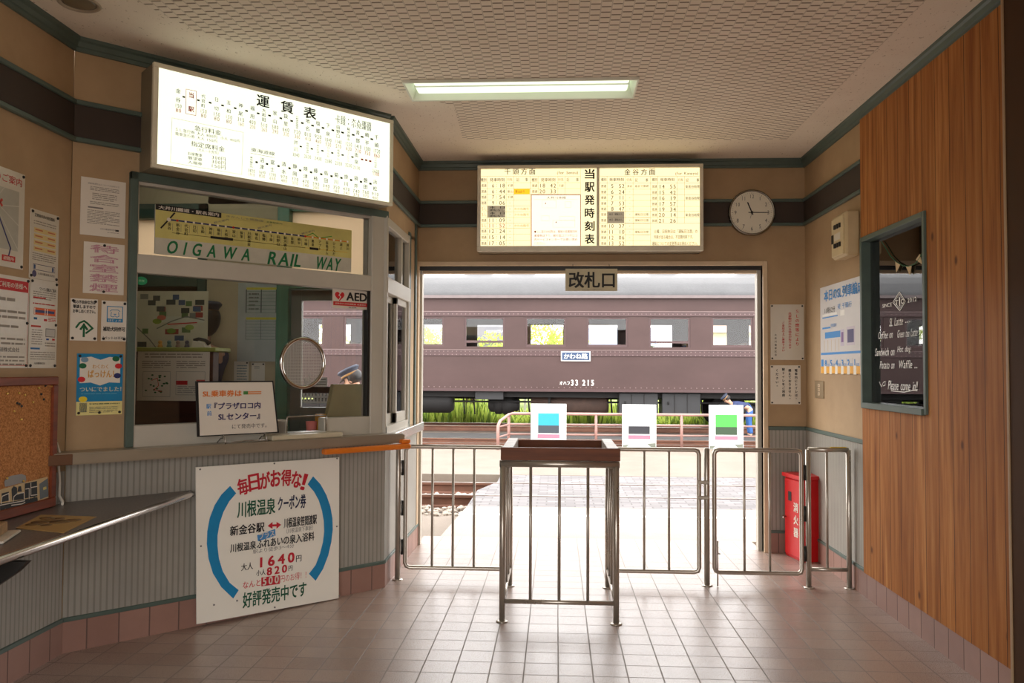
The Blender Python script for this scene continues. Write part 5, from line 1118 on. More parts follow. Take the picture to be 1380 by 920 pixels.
mb = MB(); mb.prism([(p[0]-.05, zt), (p[0]+.05, zt), (p[0]+.04, zt+.03), (p[0]-.04, zt+.05)], 5.69, 5.80, PAPER); t.part('base', mb)
mb = MB(); mb.tube([(p[0]-.05, 5.74, zt+.05), (p[0]-.02, 5.74, zt+.065), (p[0]+.03, 5.74, zt+.055), (p[0]+.06, 5.74, zt+.03)], [.018, .011, .011, .018], BLACK, 10); t.part('handset', mb)
# whiteboard with duty tables and papers on the office wall
t = poster('duty_whiteboard', 'grey whiteboard with ruled duty tables on the office back wall', BACK, -2.59, -2.245, 1.47, 2.11, paint('whiteboard', S(176, 180, 176), .35), None, 'whiteboard', '', y=.02, th=.02)
for v0, v1 in ((.06, .38), (.44, .72)):
    RC(t, .2, v0, .92, v0+.03, ink(206, 196, 80))
    for i in range(7): v = v0+.05+(v1-v0-.05)*i/6; LN(t, [(.2, v), (.92, v)], .003, ink(110, 140, 120))
    for u in (.2, .56, .92): LN(t, [(u, v0+.03), (u, v1)], .008 if v0 < .3 else .003, ink(84, 84, 84))
lines(t, .26, .12, .5, .36, 5, GREY); done(t)
t = poster('office_memo', 'pale memo sheet pinned left of the light switches, office wall', BACK, -2.62, -2.50, 1.22, 1.47, PAPER, None, 'notice', 'tr br'); lines(t, .2, .1, .9, .8, 8, ink(130, 150, 150)); done(t)
t = poster('office_memo', 'blank cream memo sheet pinned right under the whiteboard', BACK, -2.475, -2.365, 1.29, 1.46, PAPER, None, 'notice', 'tl tr bl br'); lines(t, .2, .15, .6, .3, 2, LGREY); done(t)
for x, lab in ((-2.44, 'left'), (-2.275, 'right')):
    t = Thing('light_switch_plate', lab+' metal light switch plate on the office back wall', 'switch', BACK, (x, 0, 1.08), 'office light switches'); mb = MB(); mb.box(x-.04, x+.04, -.008, 0, 1.08, 1.22, paint('switch_plate_metal', S(140, 126, 100), .35, .7), .002); t.part('plate', mb)
    for i in range(3): mb = MB(); mb.box(x-.012, x+.012, -.016, -.006, 1.10+.037*i, 1.128+.037*i, CREAM, .002); t.part('switch', mb)
t = Thing('office_fill_light', 'added unseen tube light that brightens the ticket office', 'light', W, (-2.6, 5.6, 2.88)); mb = MB(); mb.box(-3.2, -2.0, 5.55, 5.65, 2.91, 2.95, PAPER); t.part('housing', mb)  # lamp out of view, added to brighten the office
mb = MB(); mb.tube([(-3.18, 5.6, 2.89), (-2.02, 5.6, 2.89)], .016, emit('office_fill_tube', (.92, 1, .86, 1), 17), 10); t.part('tube', mb)
DEC = lambda px, py: loc(BACK, px, py, -.045)
a, b = DEC(408, 543), DEC(468, 516)
t = Thing('glass_decal', 'white picket-fence decal with black band on the office door glass', 'sticker', BACK, ((a[0]+b[0])/2, .046, a[1]))
mb = MB(); x0, x1 = a[0], b[0]; z1 = DEC(440, 530)[1]
for z in (a[1], a[1]+(z1-a[1])*.55): mb.box(x0, x1, .0475, .0495, z, z+.016, WHITE)
for i in range(13): x = x0+(x1-x0)*i/13; mb.box(x, x+.014, .0465, .0475, a[1], z1, WHITE)
t.part('pickets', mb)
mb = MB(); mb.box(x0, x1, .0475, .0495, z1+.004, DEC(440, 521)[1], BLACK); t.part('band', mb)
mb = MB(); p, q = DEC(424, 526), DEC(441, 515); zz = DEC(440, 521)[1]; mb.box(p[0], q[0], .0475, .0495, zz+.002, zz+.075, WHITE)
for i in range(3): mb.rect(p[0]+.01, q[0]-.01, zz+.015+.02*i, zz+.023+.02*i, .0468, GREY)
p = DEC(409, 520); mb.box(p[0], p[0]+.03, .0475, .0495, zz+.002, zz+.07, WHITE); mb.box(p[0]+.04, p[0]+.06, .0475, .0495, zz+.002, zz+.10, WHITE); t.part('building_shape', mb)
# office desk with a monitor seen from behind, cup and box
t = Thing('office_desk', 'office desk behind the ticket window, under the monitor', 'desk', FAC, (-.6, .4, .1))
mb = MB(); mb.box(-1.5, -.12, .1, .62, .93, .97, paint('desk_top', S(120, 116, 108), .4), .004); t.part('top', mb)
for x in (-1.45, -.2): mb = MB(); mb.box(x, x+.04, .14, .58, .1, .93, GDOOR); t.part('leg', mb)
t = Thing('monitor', 'olive-grey computer monitor seen from behind through the ticket window', 'monitor', FAC, (-.18, .22, .97))
mb = MB(); OL = paint('monitor_olive', S(158, 152, 116), .5)
mb.prism([(-.33, 1.105), (-.07, 1.105), (-.05, 1.315), (-.285, 1.315)], .16, .20, OL); t.part('back', mb)
mb = MB(); mb.prism([(-.27, .97), (-.11, .97), (-.13, .985), (-.17, 1.12), (-.21, 1.12), (-.25, .985)], .17, .25, OL); t.part('stand', mb)
mb = MB(); mb.box(-.385, -.335, .16, .22, .97, 1.125, ink(206, 150, 50), .003); mb.rect(-.385, -.335, .97, 1.085, .159, ink(40, 130, 80)); single('tissue_carton', 'orange and green carton beside the office monitor', 'carton', mb, FAC, (-.36, .19, .97))
t = Thing('paper_cup', 'pink paper cup standing behind the cash tray', 'cup', FAC, (-.42, .2, .97)); mb = MB(); mb.lathe([(.026, 0), (.036, .11), (.033, .11), (.024, .004)], (-.42, .2, .97), ink(216, 120, 110), 20); t.part('body', mb)
mb = MB(); mb.box(-.60, -.535, .40, .46, .97, 1.0, ink(60, 56, 54), .003); 
single('ink_pad', 'small dark box lying on the office desk', 'box', mb, FAC, (-.57, .43, .97))

# ================================================================== people
SKIN = paint('skin', S(206, 160, 134), .5, 0, .05); HAIR = paint('dark_hair', S(30, 26, 26), .5); UNI = paint('navy_uniform', S(40, 52, 92), .7, 0, .15); UNID = paint('dark_uniform', S(30, 36, 62), .7); CAPM = paint('cap_navy', S(44, 52, 70), .6); SHIRT = paint('white_shirt', S(226, 226, 226), .7); TROU = paint('work_blue', S(46, 92, 156), .7)
def skinned(name, verts, edges, m, parent, loc_, rz, sub=2):
    """one continuous skinned surface; verts = (x, y, z, radius)"""
    me = bpy.data.meshes.new(name); me.from_pydata([v[:3] for v in verts], edges, []); o = bpy.data.objects.new(name, me); COL.objects.link(o)
    md = o.modifiers.new('skin', 'SKIN'); md.use_smooth_shade = True
    for i, v in enumerate(verts):
        r = v[3] if isinstance(v[3], tuple) else (v[3], v[3]); me.skin_vertices[0].data[i].radius = r
    me.skin_vertices[0].data[0].use_root = True
    s_ = o.modifiers.new('smooth', 'SUBSURF'); s_.levels = s_.render_levels = sub
    dg = bpy.context.evaluated_depsgraph_get(); dg.update()
    nm = bpy.data.meshes.new_from_object(o.evaluated_get(dg)); nm.materials.clear(); nm.materials.append(m)
    for p in nm.polygons: p.use_smooth = True
    bpy.data.objects.remove(o); bpy.data.meshes.remove(me); nm.name = name
    o = bpy.data.objects.new(name, nm); COL.objects.link(o); o.parent = parent; return o
def chain(V, E, start, pts):
    prev = start
    for p in pts: V.append(p); E.append((prev, len(V)-1)); prev = len(V)-1
    return prev
def hand_pts(V, E, wrist, W_, d, side, down):
    """palm and five fingers from the wrist along d"""
    d = Vector(d).normalized(); s = Vector(side).normalized(); n = d.cross(s).normalized()
    palm = chain(V, E, wrist, [(*(W_+d*.05), (.026, .018))]); pc = W_+d*.05
    for k, (off, L) in enumerate(((-.03, .07), (-.010, .082), (.010, .078), (.03, .06))):
        b = pc+d*.035+s*off; chain(V, E, palm, [(*b, .010), (*(b+d*L*.5+n*.006), .009), (*(b+d*L+n*.022), .0075)])
    b = W_+d*.03-s*.035; chain(V, E, palm, [(*b, .012), (*(b+d*.03-s*.02), .010), (*(b+d*.055-s*.025), .008)])
def person(name, label, at, rz, h=1.7, bend=0, top=UNI, legs=UNID, hair_long=False, cap=True, arms='down'):
    e = bpy.data.objects.new(name, None); COL.objects.link(e); e.location = at; e.rotation_euler = (0, 0, rz); tag(e, label, 'person'); k = h/1.7
    hip = Vector((0, 0, .90*k)); up = Vector((0, -math.sin(bend), math.cos(bend))); fw = Vector((0, -math.cos(bend), -math.sin(bend)))
    P = lambda a, b=0, x=0: hip + up*a*k + fw*b*k + Vector((x*k, 0, 0))
    V = [(*hip, (.15*k, .11*k))]; E = []
    ch = chain(V, E, 0, [(*P(.16), (.135*k, .095*k)), (*P(.34), (.155*k, .11*k)), (*P(.48), (.13*k, .085*k))])
    neckup = up if bend < .3 else (up*.55+Vector((0, -.35, .75))).normalized()
    nb = P(.53); hd = nb+neckup*.07*k
    chain(V, E, ch, [(*nb, .055*k), (*hd, .055*k), (*(hd+neckup*.07*k+fw*.012*k), (.078*k, .088*k)), (*(hd+neckup*.15*k+fw*.005*k), (.076*k, .09*k)), (*(hd+neckup*.20*k), (.05*k, .06*k))])
    LV = [[], []]
    for s in (-1, 1):
        kn = Vector((s*.10*k, -.02, .48*k)); an = Vector((s*.11*k, .02, .08*k))
        a = chain(V, E, 0, [(s*.09*k, 0, .82*k, .085*k), (*((hip*.4+kn*.6)+Vector((s*.05*k, 0, 0))), .075*k), (*kn, .055*k), (*((kn*.5+an*.5)+Vector((0, .01, 0))), .05*k), (*an, .036*k)])
        chain(V, E, a, [(an.x, an.y-.10*k, .045*k, (.04*k, .03*k)), (an.x, an.y-.18*k, .03*k, (.038*k, .022*k))])
        sh = P(.46, 0, s*.17)
        if arms == 'down': el = sh+Vector((s*.05*k, .02, -.29*k)) if bend < .3 else sh+Vector((s*.04, -.08, -.27*k)); wr = el+Vector((-s*.01, -.06*k, -.24*k))
        else: el = sh+Vector((s*.06*k, -.12*k, -.22*k)); wr = el+Vector((-s*.10*k, -.20*k, .06*k))
        b = chain(V, E, ch, [(*sh, .056*k), (*((sh+el)/2), .046*k), (*el, .038*k), (*((el+wr)/2), .036*k), (*wr, .024*k)])
        hand_pts(V, E, b, wr, (wr-el), Vector((0, 1, 0)) if arms == 'down' else Vector((1, 0, 0)), 0); LV[(s+1)//2] = (sh, el, wr)
    body = skinned('body', V, E, SKIN, e, at, rz)
    # clothes
    V = [(*P(-.03), (.165*k, .125*k))]; E = []; ch = chain(V, E, 0, [(*P(.16), (.15*k, .108*k)), (*P(.34), (.17*k, .122*k)), (*P(.47), (.145*k, .095*k)), (*P(.515), (.07*k, .07*k))])
    for sh, el, wr in LV: chain(V, E, ch-1, [(*sh, .068*k), (*((sh+el)/2), .058*k), (*el, .05*k), (*((el+wr)/2), .046*k), (*(el*.12+wr*.88), .038*k)])
    skinned('jacket', V, E, top, e, at, rz)
    V = [(*P(.04), (.155*k, .115*k))]; E = []; o0 = chain(V, E, 0, [(*hip, (.16*k, .118*k))])
    for s in (-1, 1): kn = Vector((s*.10*k, -.02, .48*k)); an = Vector((s*.11*k, .02, .08*k)); chain(V, E, o0, [(s*.09*k, 0, .80*k, .10*k), (*((hip*.4+kn*.6)+Vector((s*.05*k, 0, 0))), .088*k), (*kn, .07*k), (*((kn*.5+an*.5)), .066*k), (*(an+Vector((0, 0, .01))), .062*k)])
    skinned('trousers', V, E, legs, e, at, rz)
    for s in (-1, 1):
        mb = MB(); mb.ball((s*.11*k, -.07*k, .045*k), .06*k, BLACK, .75, 2.1, .72, 3)
        for v in mb.bm.verts: v.co.z = max(v.co.z, .0)
        o = mb.obj('shoe', W, (0, 0, 0), e)
    # head details
    hc = hd+neckup*.115*k; rt = Vector((1, 0, 0)); fh = (fw - neckup*fw.dot(neckup)).normalized()
    HM = Matrix(((rt.x, -fh.x, neckup.x, hc.x), (rt.y, -fh.y, neckup.y, hc.y), (rt.z, -fh.z, neckup.z, hc.z), (0, 0, 0, 1)))
    def hp(nm, mb):
        for v in mb.bm.verts: v.co = HM @ (v.co*k)
        return mb.obj(nm, W, (0, 0, 0), e)
    mb = MB(); mb.ball((0, .02, .02), .112, HAIR, .92, 1.02, 1.0, 3)
    for v in mb.bm.verts:
        if v.co.y < -.02 and v.co.z < .06: v.co.y = -.02+.3*(v.co.y+.02); v.co.x *= .9
        if v.co.z < -.02 and not hair_long: v.co.z = -.02+.6*(v.co.z+.02)
        if hair_long and v.co.z < 0 and v.co.y > .02: v.co.z *= 1.35
    hp('hair', mb)
    mb = MB(); mb.ball((0, -.093, -.005), .014, SKIN, .9, 1.1, 1.5, 2)
    for s in (-1, 1): mb.ball((s*.085, 0, -.005), .022, SKIN, .45, .8, 1.3, 2)
    hp('nose_and_ears', mb)
    mb = MB()
    for s in (-1, 1): mb.ball((s*.032, -.078, .022), .010, BLACK, 1.2, .6, .6, 2)
    hp('eyes', mb)
    mb = MB(); mb.ball((0, -.084, -.045), .02, ink(160, 84, 76), 1.1, .4, .3, 2); hp('mouth', mb)
    if cap:
        mb = MB(); mb.lathe([(.088, .045), (.095, .05), (.097, .085), (.098, .09), (.118, .115), (.12, .125), (.105, .142), (.05, .146), (.002, .147)], (0, .005, 0), CAPM, 32)
        for v in mb.bm.verts: v.co.y *= 1.12
        cp = hp('cap', mb)
        mb = MB(); A = [math.radians(200+140*i/14) for i in range(15)]; mb.prism([(.097*math.cos(a), .108*math.sin(a)+.005) for a in A]+[(.095*math.cos(a)*1.05, .15*math.sin(a)+.005) for a in A[::-1]], .045, .05, BLACK, axis='z')
        for v in mb.bm.verts: v.co.z += (v.co.y+.08)*.25
        hp('cap_visor', mb)
        mb = MB(); mb.lathe([(.0975, .055), (.1, .056), (.1, .078), (.0975, .079)], (0, .005, 0), paint('cap_band', S(150, 110, 60), .4), 32)
        for v in mb.bm.verts: v.co.y *= 1.12
        hp('cap_band', mb)
    return e
p = OP(273, 500, 6.2)
person('person', 'person in dark cap and blue uniform standing behind the office cabinet, facing left', (p[0], 6.2, .1), math.radians(-112), 1.77, arms='front', hair_long=True)
p = OP(482, 510, 9.0)
person('person', 'person in navy peaked cap and white shirt out on the platform, seen through office glass', (-1.86, 8.6, -.12), math.radians(-90), 1.57, .5, SHIRT, UNID)
person('person', 'person in blue workwear bending down beside the coach underframe', (4.42, 19.0, -.11), math.radians(-90), 1.32, 1.42, UNI, TROU, False, True)

# ================================================================== the tracks, the island platform and what stands on it
RUST = paint('rail_rust', S(112, 76, 60), .8, 0, .25, 4); RTOP = m_steel('rail_head', S(196, 186, 180), .3)
def rail(label, yy, zt, xa=-30, xb=30, grp='railway rails'):
    t = Thing('rail', label, 'rail', W, (0, yy, zt-.14), grp)
    mb = MB(); mb.prism([(yy-.06, zt-.14), (yy+.06, zt-.14), (yy+.06, zt-.125), (yy+.01, zt-.11), (yy+.01, zt-.04), (yy+.032, zt-.03), (yy+.032, zt-.004), (yy-.032, zt-.004), (yy-.032, zt-.03), (yy-.01, zt-.04), (yy-.01, zt-.11), (yy-.06, zt-.125)], xa, xb, RUST, axis='x'); t.part('web', mb)
    mb = MB(); mb.box(xa, xb, yy-.03, yy+.03, zt-.004, zt, RTOP); t.part('head', mb)
for lab, yy, zt in (('nearer rail of the track crossed by the walkway', 9.2, .004), ('farther rail of the track crossed by the walkway', 10.2, .004), ('nearer rail of the middle track behind the pink fence', 15.65, .0), ('farther rail of the middle track behind the pink fence', 16.72, .0), ('nearer rail under the maroon coach', 20.38, .0), ('farther rail under the maroon coach', 21.45, .0)): rail(lab, yy, zt)
mb = MB(); r = random.Random(2); STN = m_ground('ballast_stone', S(150, 136, 124), S(206, 194, 182), 9)
for i in range(260): mb.ball((r.uniform(-2.6, -.98), r.uniform(8.55, 9.05) if i % 2 else r.uniform(9.4, 10.0), -.115), r.uniform(.02, .045), STN, r.uniform(.7, 1.3), r.uniform(.7, 1.2), .8, 1, .2)
tag(mb.obj('ballast_stones'), 'pale ballast stones beside the nearest track left of the walkway', 'stones', None, 'stuff')
# pink pipe fence with a returned end
PINK = paint('pink_pipe', S(160, 122, 114), .5); FY = 15.05
t = Thing('pipe_fence', 'low faded pink pipe fence along the far edge of the island platform', 'fence', W, (1.5, FY, 0))
z1 = .60
mb = MB(); mb.tube([(-1.02, FY-.7, .0), (-1.02, FY-.7, .42), (-.99, FY-.6, .5), (-.87, FY-.05, z1-.02), (-.8, FY, z1), (5.2, FY, z1)], .026, PINK, 8); t.part('top_rail', mb)
for z in (.22, .40): mb = MB(); mb.tube([(-1.0, FY-.6, z), (-.87, FY, z), (5.2, FY, z)], .015, PINK, 8); t.part('middle_rail', mb)
for x in (-.87, .73, 2.28, 3.85, 5.2): mb = MB(); mb.tube([(x, FY, 0), (x, FY, z1)], .026, PINK, 8); t.part('post', mb)
# painted display boards in front of the fence (plain blocks of colour)
def standee(label, x0, x1, cols):
    t = Thing('display_board', label, 'display board', W, ((x0+x1)/2, 14.86, 0), 'display boards along the pink fence')
    yy = 14.86; mb = MB(); mb.box(x0, x1, yy, yy+.03, .0, .79, paint('display_white', S(214, 220, 218), .4, 0, .02), .006); t.part('panel', mb)
    mb = MB(); y2 = yy-.002; w_ = x1-x0; cx = (x0+x1)/2
    mb.quad([(x0+.01, y2, .01), (x1-.01, y2, .01), (x1-.01, y2, .10), (x0+.01, y2, .06)], ink(112, 116, 104)); mb.quad([(x0+.06, y2-.001, .01), (x1-.08, y2-.001, .01), (x1-.18, y2-.001, .10), (x0+.16, y2-.001, .10)], paint('display_pale', S(206, 224, 226), .4))
    mb.box(cx-.20, cx+.20, y2-.002, y2, .17, .24, ink(226, 110, 130)); mb.box(cx-.19, cx+.19, y2-.001, y2, .26, .40, cols[1], 0); mb.box(cx-.19, cx+.19, y2-.001, y2, .40, .62, cols[0])
    t.part('picture', mb)
    for x in (x0+.1, x1-.13): mb = MB(); mb.prism([(yy+.03, .45), (yy+.03, .42), (yy+.17, 0), (yy+.19, 0)], x, x+.03, DARKST, axis='x'); t.part('strut', mb)
standee('white display board with plain blue block, left end of the pink fence', -.46, .185, (ink(40, 150, 190), ink(60, 66, 74)))
standee('white display board with plain pale grey and black block, middle of the fence', 1.19, 1.80, (ink(186, 188, 190), ink(44, 44, 50)))
standee('white display board with plain green block, right end of the fence', 2.74, 3.35, (ink(70, 160, 70), ink(50, 70, 50)))

# ================================================================== maroon passenger coach
TY = 19.5; XA, XB = -10.0, 10.3; PITCH_ = 1.467; WX0 = -.742   # left edges of windows
ZS, ZE = .935, 3.17; WW = .97; WB, WT = 1.955, 2.665
t = Thing('passenger_coach', 'old maroon passenger coach standing at the far platform', 'railway coach', W, ((XA+XB)/2, TY+1.4, .0))
wins = [WX0+PITCH_*k for k in range(-6, 8)]
wins = [x for x in wins if x > XA+.4 and x+WW < XB-.3]
def side(y0, y1):
    mb = MB(); mb.box(XA, XB, y0, y1, ZS, WB, TRAIN); mb.box(XA, XB, y0, y1, WT, ZE, TRAIN)
    e = [XA]+[v for x in wins for v in (x, x+WW)]+[XB]
    for i in range(0, len(e), 2): mb.box(e[i], e[i+1], y0, y1, WB, WT, TRAIN)
    return mb
TRIM = paint('coach_trim', S(78, 56, 56), .45); RIV = paint('rivet_pale', S(120, 100, 98), .4); ROOF = m_ground('coach_roof', S(74, 74, 76), S(86, 86, 88), 1.5, .5, 20)
t.part('side_panel', side(TY, TY+.06)); t.part('side_panel', side(TY+2.74, TY+2.8))
for z0, z1, proud in ((WT+.02, WT+.12, .02), (1.73, 1.865, .018)):
    mb = MB(); mb.box(XA, XB, TY-proud, TY, z0, z1, TRIM, .003); mb.box(XA, XB, TY-proud-.012, TY, z1-.0, z1+.018, RIV)
    b = t.part('belt_rail', mb)
    mb = MB()
    x = XA+.05
    while x < XB:
        for zz in ((z0+.03, z1-.03) if proud < .019 else ((z0+z1)/2,)): mb.box(x-.011, x+.011, TY-proud-.008, TY-proud+.001, zz-.011, zz+.011, RIV)
        x += .105
    rv = t.sub('rivets', mb, b); rv['kind'] = 'stuff'
mb = MB(); x = XA+.05
while x < XB: mb.box(x-.011, x+.011, TY-.008, TY+.001, ZS+.04, ZS+.062, RIV); x += .13
rv = t.part('sill_rivets', mb); rv['kind'] = 'stuff'
mb = MB(); mb.box(XA-.03, XB+.03, TY-.02, TY+2.82, ZS-.05, ZS+.01, TRIM); t.part('sill', mb)
# roof
pr_ = [(TY-.07, ZE-.03), (TY-.09, ZE+.02), (TY-.05, ZE+.10), (TY+.12, ZE+.30), (TY+.4, ZE+.48), (TY+.85, ZE+.62), (TY+1.4, ZE+.67), (TY+1.95, ZE+.62), (TY+2.4, ZE+.48), (TY+2.68, ZE+.30), (TY+2.85, ZE+.10), (TY+2.89, ZE+.02), (TY+2.87, ZE-.03)]
mb = MB(); mb.prism(pr_, XA-.1, XB+.1, ROOF, smooth=True, axis='x'); t.part('roof', mb)
mb = MB(); mb.box(XA-.1, XB+.1, TY-.11, TY-.04, ZE-.06, ZE+.01, paint('gutter', S(112, 100, 100), .5)); t.part('gutter', mb)
for x in (-6.0, -2.0, -.9, 2.7, 4.9, 7.4):
    mb = MB(); mb.prism([(x-.36, ZE+.60), (x+.36, ZE+.60), (x+.32, ZE+.86), (x-.32, ZE+.86)], TY+1.15, TY+1.65, paint('ventilator', S(70, 70, 72), .5)); t.part('roof_ventilator', mb)
for x in (XA, XB-.06): mb = MB(); mb.box(x, x+.06, TY+.06, TY+2.74, ZS, ZE, TRAIN); t.part('end_panel', mb)
COIN = paint('coach_interior_wood', S(128, 96, 74), .6); 
mb = MB(); mb.box(XA+.06, XB-.06, TY+.06, TY+2.74, ZS+.08, ZS+.14, COIN); t.part('interior_floor', mb)
mb = MB(); mb.box(XA+.06, XB-.06, TY+.06, TY+2.74, ZE-.12, ZE-.06, paint('coach_ceiling', S(112, 94, 80), .7)); t.part('interior_ceiling', mb)
SEATM = paint('seat_plush', S(60, 74, 110), .8)
for k, x in enumerate(wins):
    raised = k in (wins.index(min(wins, key=lambda q: abs(q-(-2.226)))), wins.index(min(wins, key=lambda q: abs(q-2.182))))
    for yy, near in ((TY+.02, True), (TY+2.755, False)):
        dz = .09 if raised and near else 0; mb = MB(); y0, y1 = yy, yy+.03
        zb = WB+dz
        mb.box(x, x+.045, y0, y1, WB, WT, TRIM); mb.box(x+WW-.045, x+WW, y0, y1, WB, WT, TRIM); mb.box(x+.045, x+WW-.045, y0, y1, zb, zb+.055, TRIM); mb.box(x+.045, x+WW-.045, y0, y1, WT-.045, WT, TRIM)
        f = t.part('window_frame', mb); mb = MB(); mb.box(x+.045, x+WW-.045, yy+.012, yy+.016, zb+.055, WT-.045, CLEAR); t.sub('pane', mb, f)
    for s in (0, 1):
        for yy in (TY+.12, TY+1.75):
            mb = MB(); xx = x-.28+s*.0; mb.box(xx-.035, xx+.035, yy, yy+.9, ZS+.14, 2.12, COIN, .01); mb.box(xx-.06, xx+.06, yy+.05, yy+.85, 1.5, 2.05, SEATM, .02); 
            if s == 0: t.part('seat', mb)
            else: mb.bm.free()
# name board and number
mb = MB(); mb.box(.11, .81, TY-.03, TY-.018, 1.615, 1.845, paint('board_blue', S(46, 68, 100), .45), .005); 
bo = t.part('destination_board', mb); mb = MB()
for b in ((.11, .81, 1.615, 1.635), (.11, .81, 1.825, 1.845), (.11, .13, 1.635, 1.825), (.79, .81, 1.635, 1.825)): mb.box(b[0], b[1], TY-.034, TY-.03, b[2], b[3], WHITE)
mb.text('かわね路', .46, 1.73, .13, TY-.042, WHITE, width=.56, bold=.025, lift=.002); t.sub('lettering', mb, bo)
mb = MB(); mb.text('オハフ', .20, 1.09, .085, TY-.014, WHITE, width=.24, bold=.03, lift=.002); mb.text('33 215', .62, 1.10, .13, TY-.014, WHITE, width=.56, bold=.045, gap=.14, lift=.002); t.part('number_lettering', mb)
# underframe equipment and bogies
UND = paint('underframe_black', S(28, 26, 26), .7, 0, .25, 3); UBOX = paint('battery_box', S(48, 48, 50), .6, 0, .15); UBR = paint('underframe_rust', S(74, 56, 48), .8, 0, .3)
mb = MB(); mb.box(XA+.3, XB-.3, TY+.25, TY+.40, .74, ZS-.05, UND); mb.box(XA+.3, XB-.3, TY+2.4, TY+2.55, .74, ZS-.05, UND); mb.box(XA+.3, XB-.3, TY+1.2, TY+1.6, .66, ZS-.05, UND); t.part('underframe', mb)
mb = MB(); mb.tube([(-4.2, TY+.55, .60), (-2.62, TY+.55, .60), (-2.52, TY+.55, .60)], [.27, .27, .2], UND, 20); t.part('air_tank', mb)
mb = MB(); mb.box(-1.95, -1.27, TY+.1, TY+.5, .68, .89, UBOX, .01); t.part('relay_box', mb)
mb = MB()
mb.lathe([(.12, -1.68), (.2, -1.62), (.2, -1.52), (.25, -1.5), (.25, -1.36), (.22, -1.33), (.26, -1.3), (.26, -1.1), (.18, -1.04), (.18, -.96), (.1, -.9)], (0, TY+.75, .55), UND, 20, 'x')
mb.box(-1.55, -1.45, TY+.7, TY+.8, .7, .9, UND); mb.box(-1.15, -1.05, TY+.7, TY+.8, .7, .9, UND); t.part('axle_generator', mb)
mb = MB(); mb.tube([(-.62, TY+.7, .56), (1.2, TY+.7, .56), (1.28, TY+.7, .56)], [.26, .26, .18], UBR, 20); mb.box(-.2, -.14, TY+.40, TY+.7, .3, .9, UND); t.part('brake_cylinder', mb)
for xa, xb in ((1.50, 2.42), (2.52, 3.42)):
    mb = MB(); mb.box(xa, xb, TY+.12, TY+.8, .32, .86, UBOX, .012)
    for x in (xa+.28, xa+.58): mb.box(x, x+.02, TY+.11, TY+.13, .34, .84, UND)
    b = t.part('battery_box', mb); mb = MB(); mb.tube([(xa+.14, TY+.12, .6), (xa+.14, TY+.09, .6), (xa+.14, TY+.09, .66), (xa+.14, TY+.12, .66)], .012, UND, 6); t.sub('handle', mb, b)
mb = MB()
for x in (-2.3, -2.05, -.95, -.7, 1.32, 3.5): mb.tube([(x, TY+.6, .85), (x+.05, TY+.6, .3)], .02, UND, 6)
mb.tube([(-9, TY+.5, .62), (9, TY+.5, .62)], .025, UND, 6); t.part('pipework', mb)
for bx in (-6.9, 5.4, ):
    mb = MB()
    for x in (bx-1.2, bx+1.2): mb.tube([(x, TY+.5, .43), (x, TY+2.3, .43)], .07, UND, 10)
    mb.box(bx-1.2, bx+1.2, TY+1.2, TY+1.6, .40, .55, UND)
    bg = t.part('bogie', mb)
    for x in (bx-1.2, bx+1.2):
        for yy in (TY+.80, TY+1.87):
            mb = MB(); mb.lathe([(.06, -.07), (.43, -.07), (.46, -.05), (.43, .0), (.40, .07), (.06, .07)], (x, yy, .43), UND, 28, 'y'); t.sub('wheel', mb, bg)
    mb = MB()
    for yy in (TY+.42, TY+2.25):
        mb.prism([(bx-1.55, .48), (bx-1.45, .62), (bx-.8, .62), (bx-.4, .42), (bx+.4, .42), (bx+.8, .62), (bx+1.45, .62), (bx+1.55, .48), (bx+.9, .40), (bx+.45, .24), (bx-.45, .24), (bx-.9, .40)], yy, yy+.1, UND)
        for x in (bx-1.2, bx+1.2): mb.box(x-.14, x+.14, yy-.08, yy+.14, .3, .58, UND, .03)
        for x in (bx-.22, bx, bx+.22): mb.tube([(x, yy+.05, .28), (x, yy+.05, .55)], .08, UND, 10)
    t.sub('bogie_frame', mb, bg)

# ================================================================== beyond the train
LEAF1 = m_leaf('bright_leaf', S(150, 172, 62), S(196, 212, 104)); LEAF2 = m_leaf('mid_leaf', S(84, 110, 42), S(120, 142, 62)); BARK = paint('bark', S(110, 92, 74), .8)
mb = MB(); r = random.Random(11)
gm = [LEAF1, LEAF2]
for i in range(9000):
    x, yy = r.uniform(-9, 9), 23+r.random()**1.3*2.6; h = r.uniform(.12, .5)*(1+.5*math.sin(x*1.7)); a = r.uniform(0, PI); dx, dy = math.cos(a)*.035, math.sin(a)*.035; z = -.12+(yy-23)*.04
    lx, ly = r.uniform(-.12, .12), r.uniform(-.12, .12)
    mb.quad([(x-dx, yy-dy, z), (x+dx, yy+dy, z), (x+lx+dx*.3, yy+ly+dy*.3, z+h), (x+lx-dx*.3, yy+ly-dy*.3, z+h)], gm[0] if r.random() < .65 else gm[1])
tag(mb.obj('wild_grass'), 'tall bright green grass growing behind the coach', 'grass', None, 'stuff')
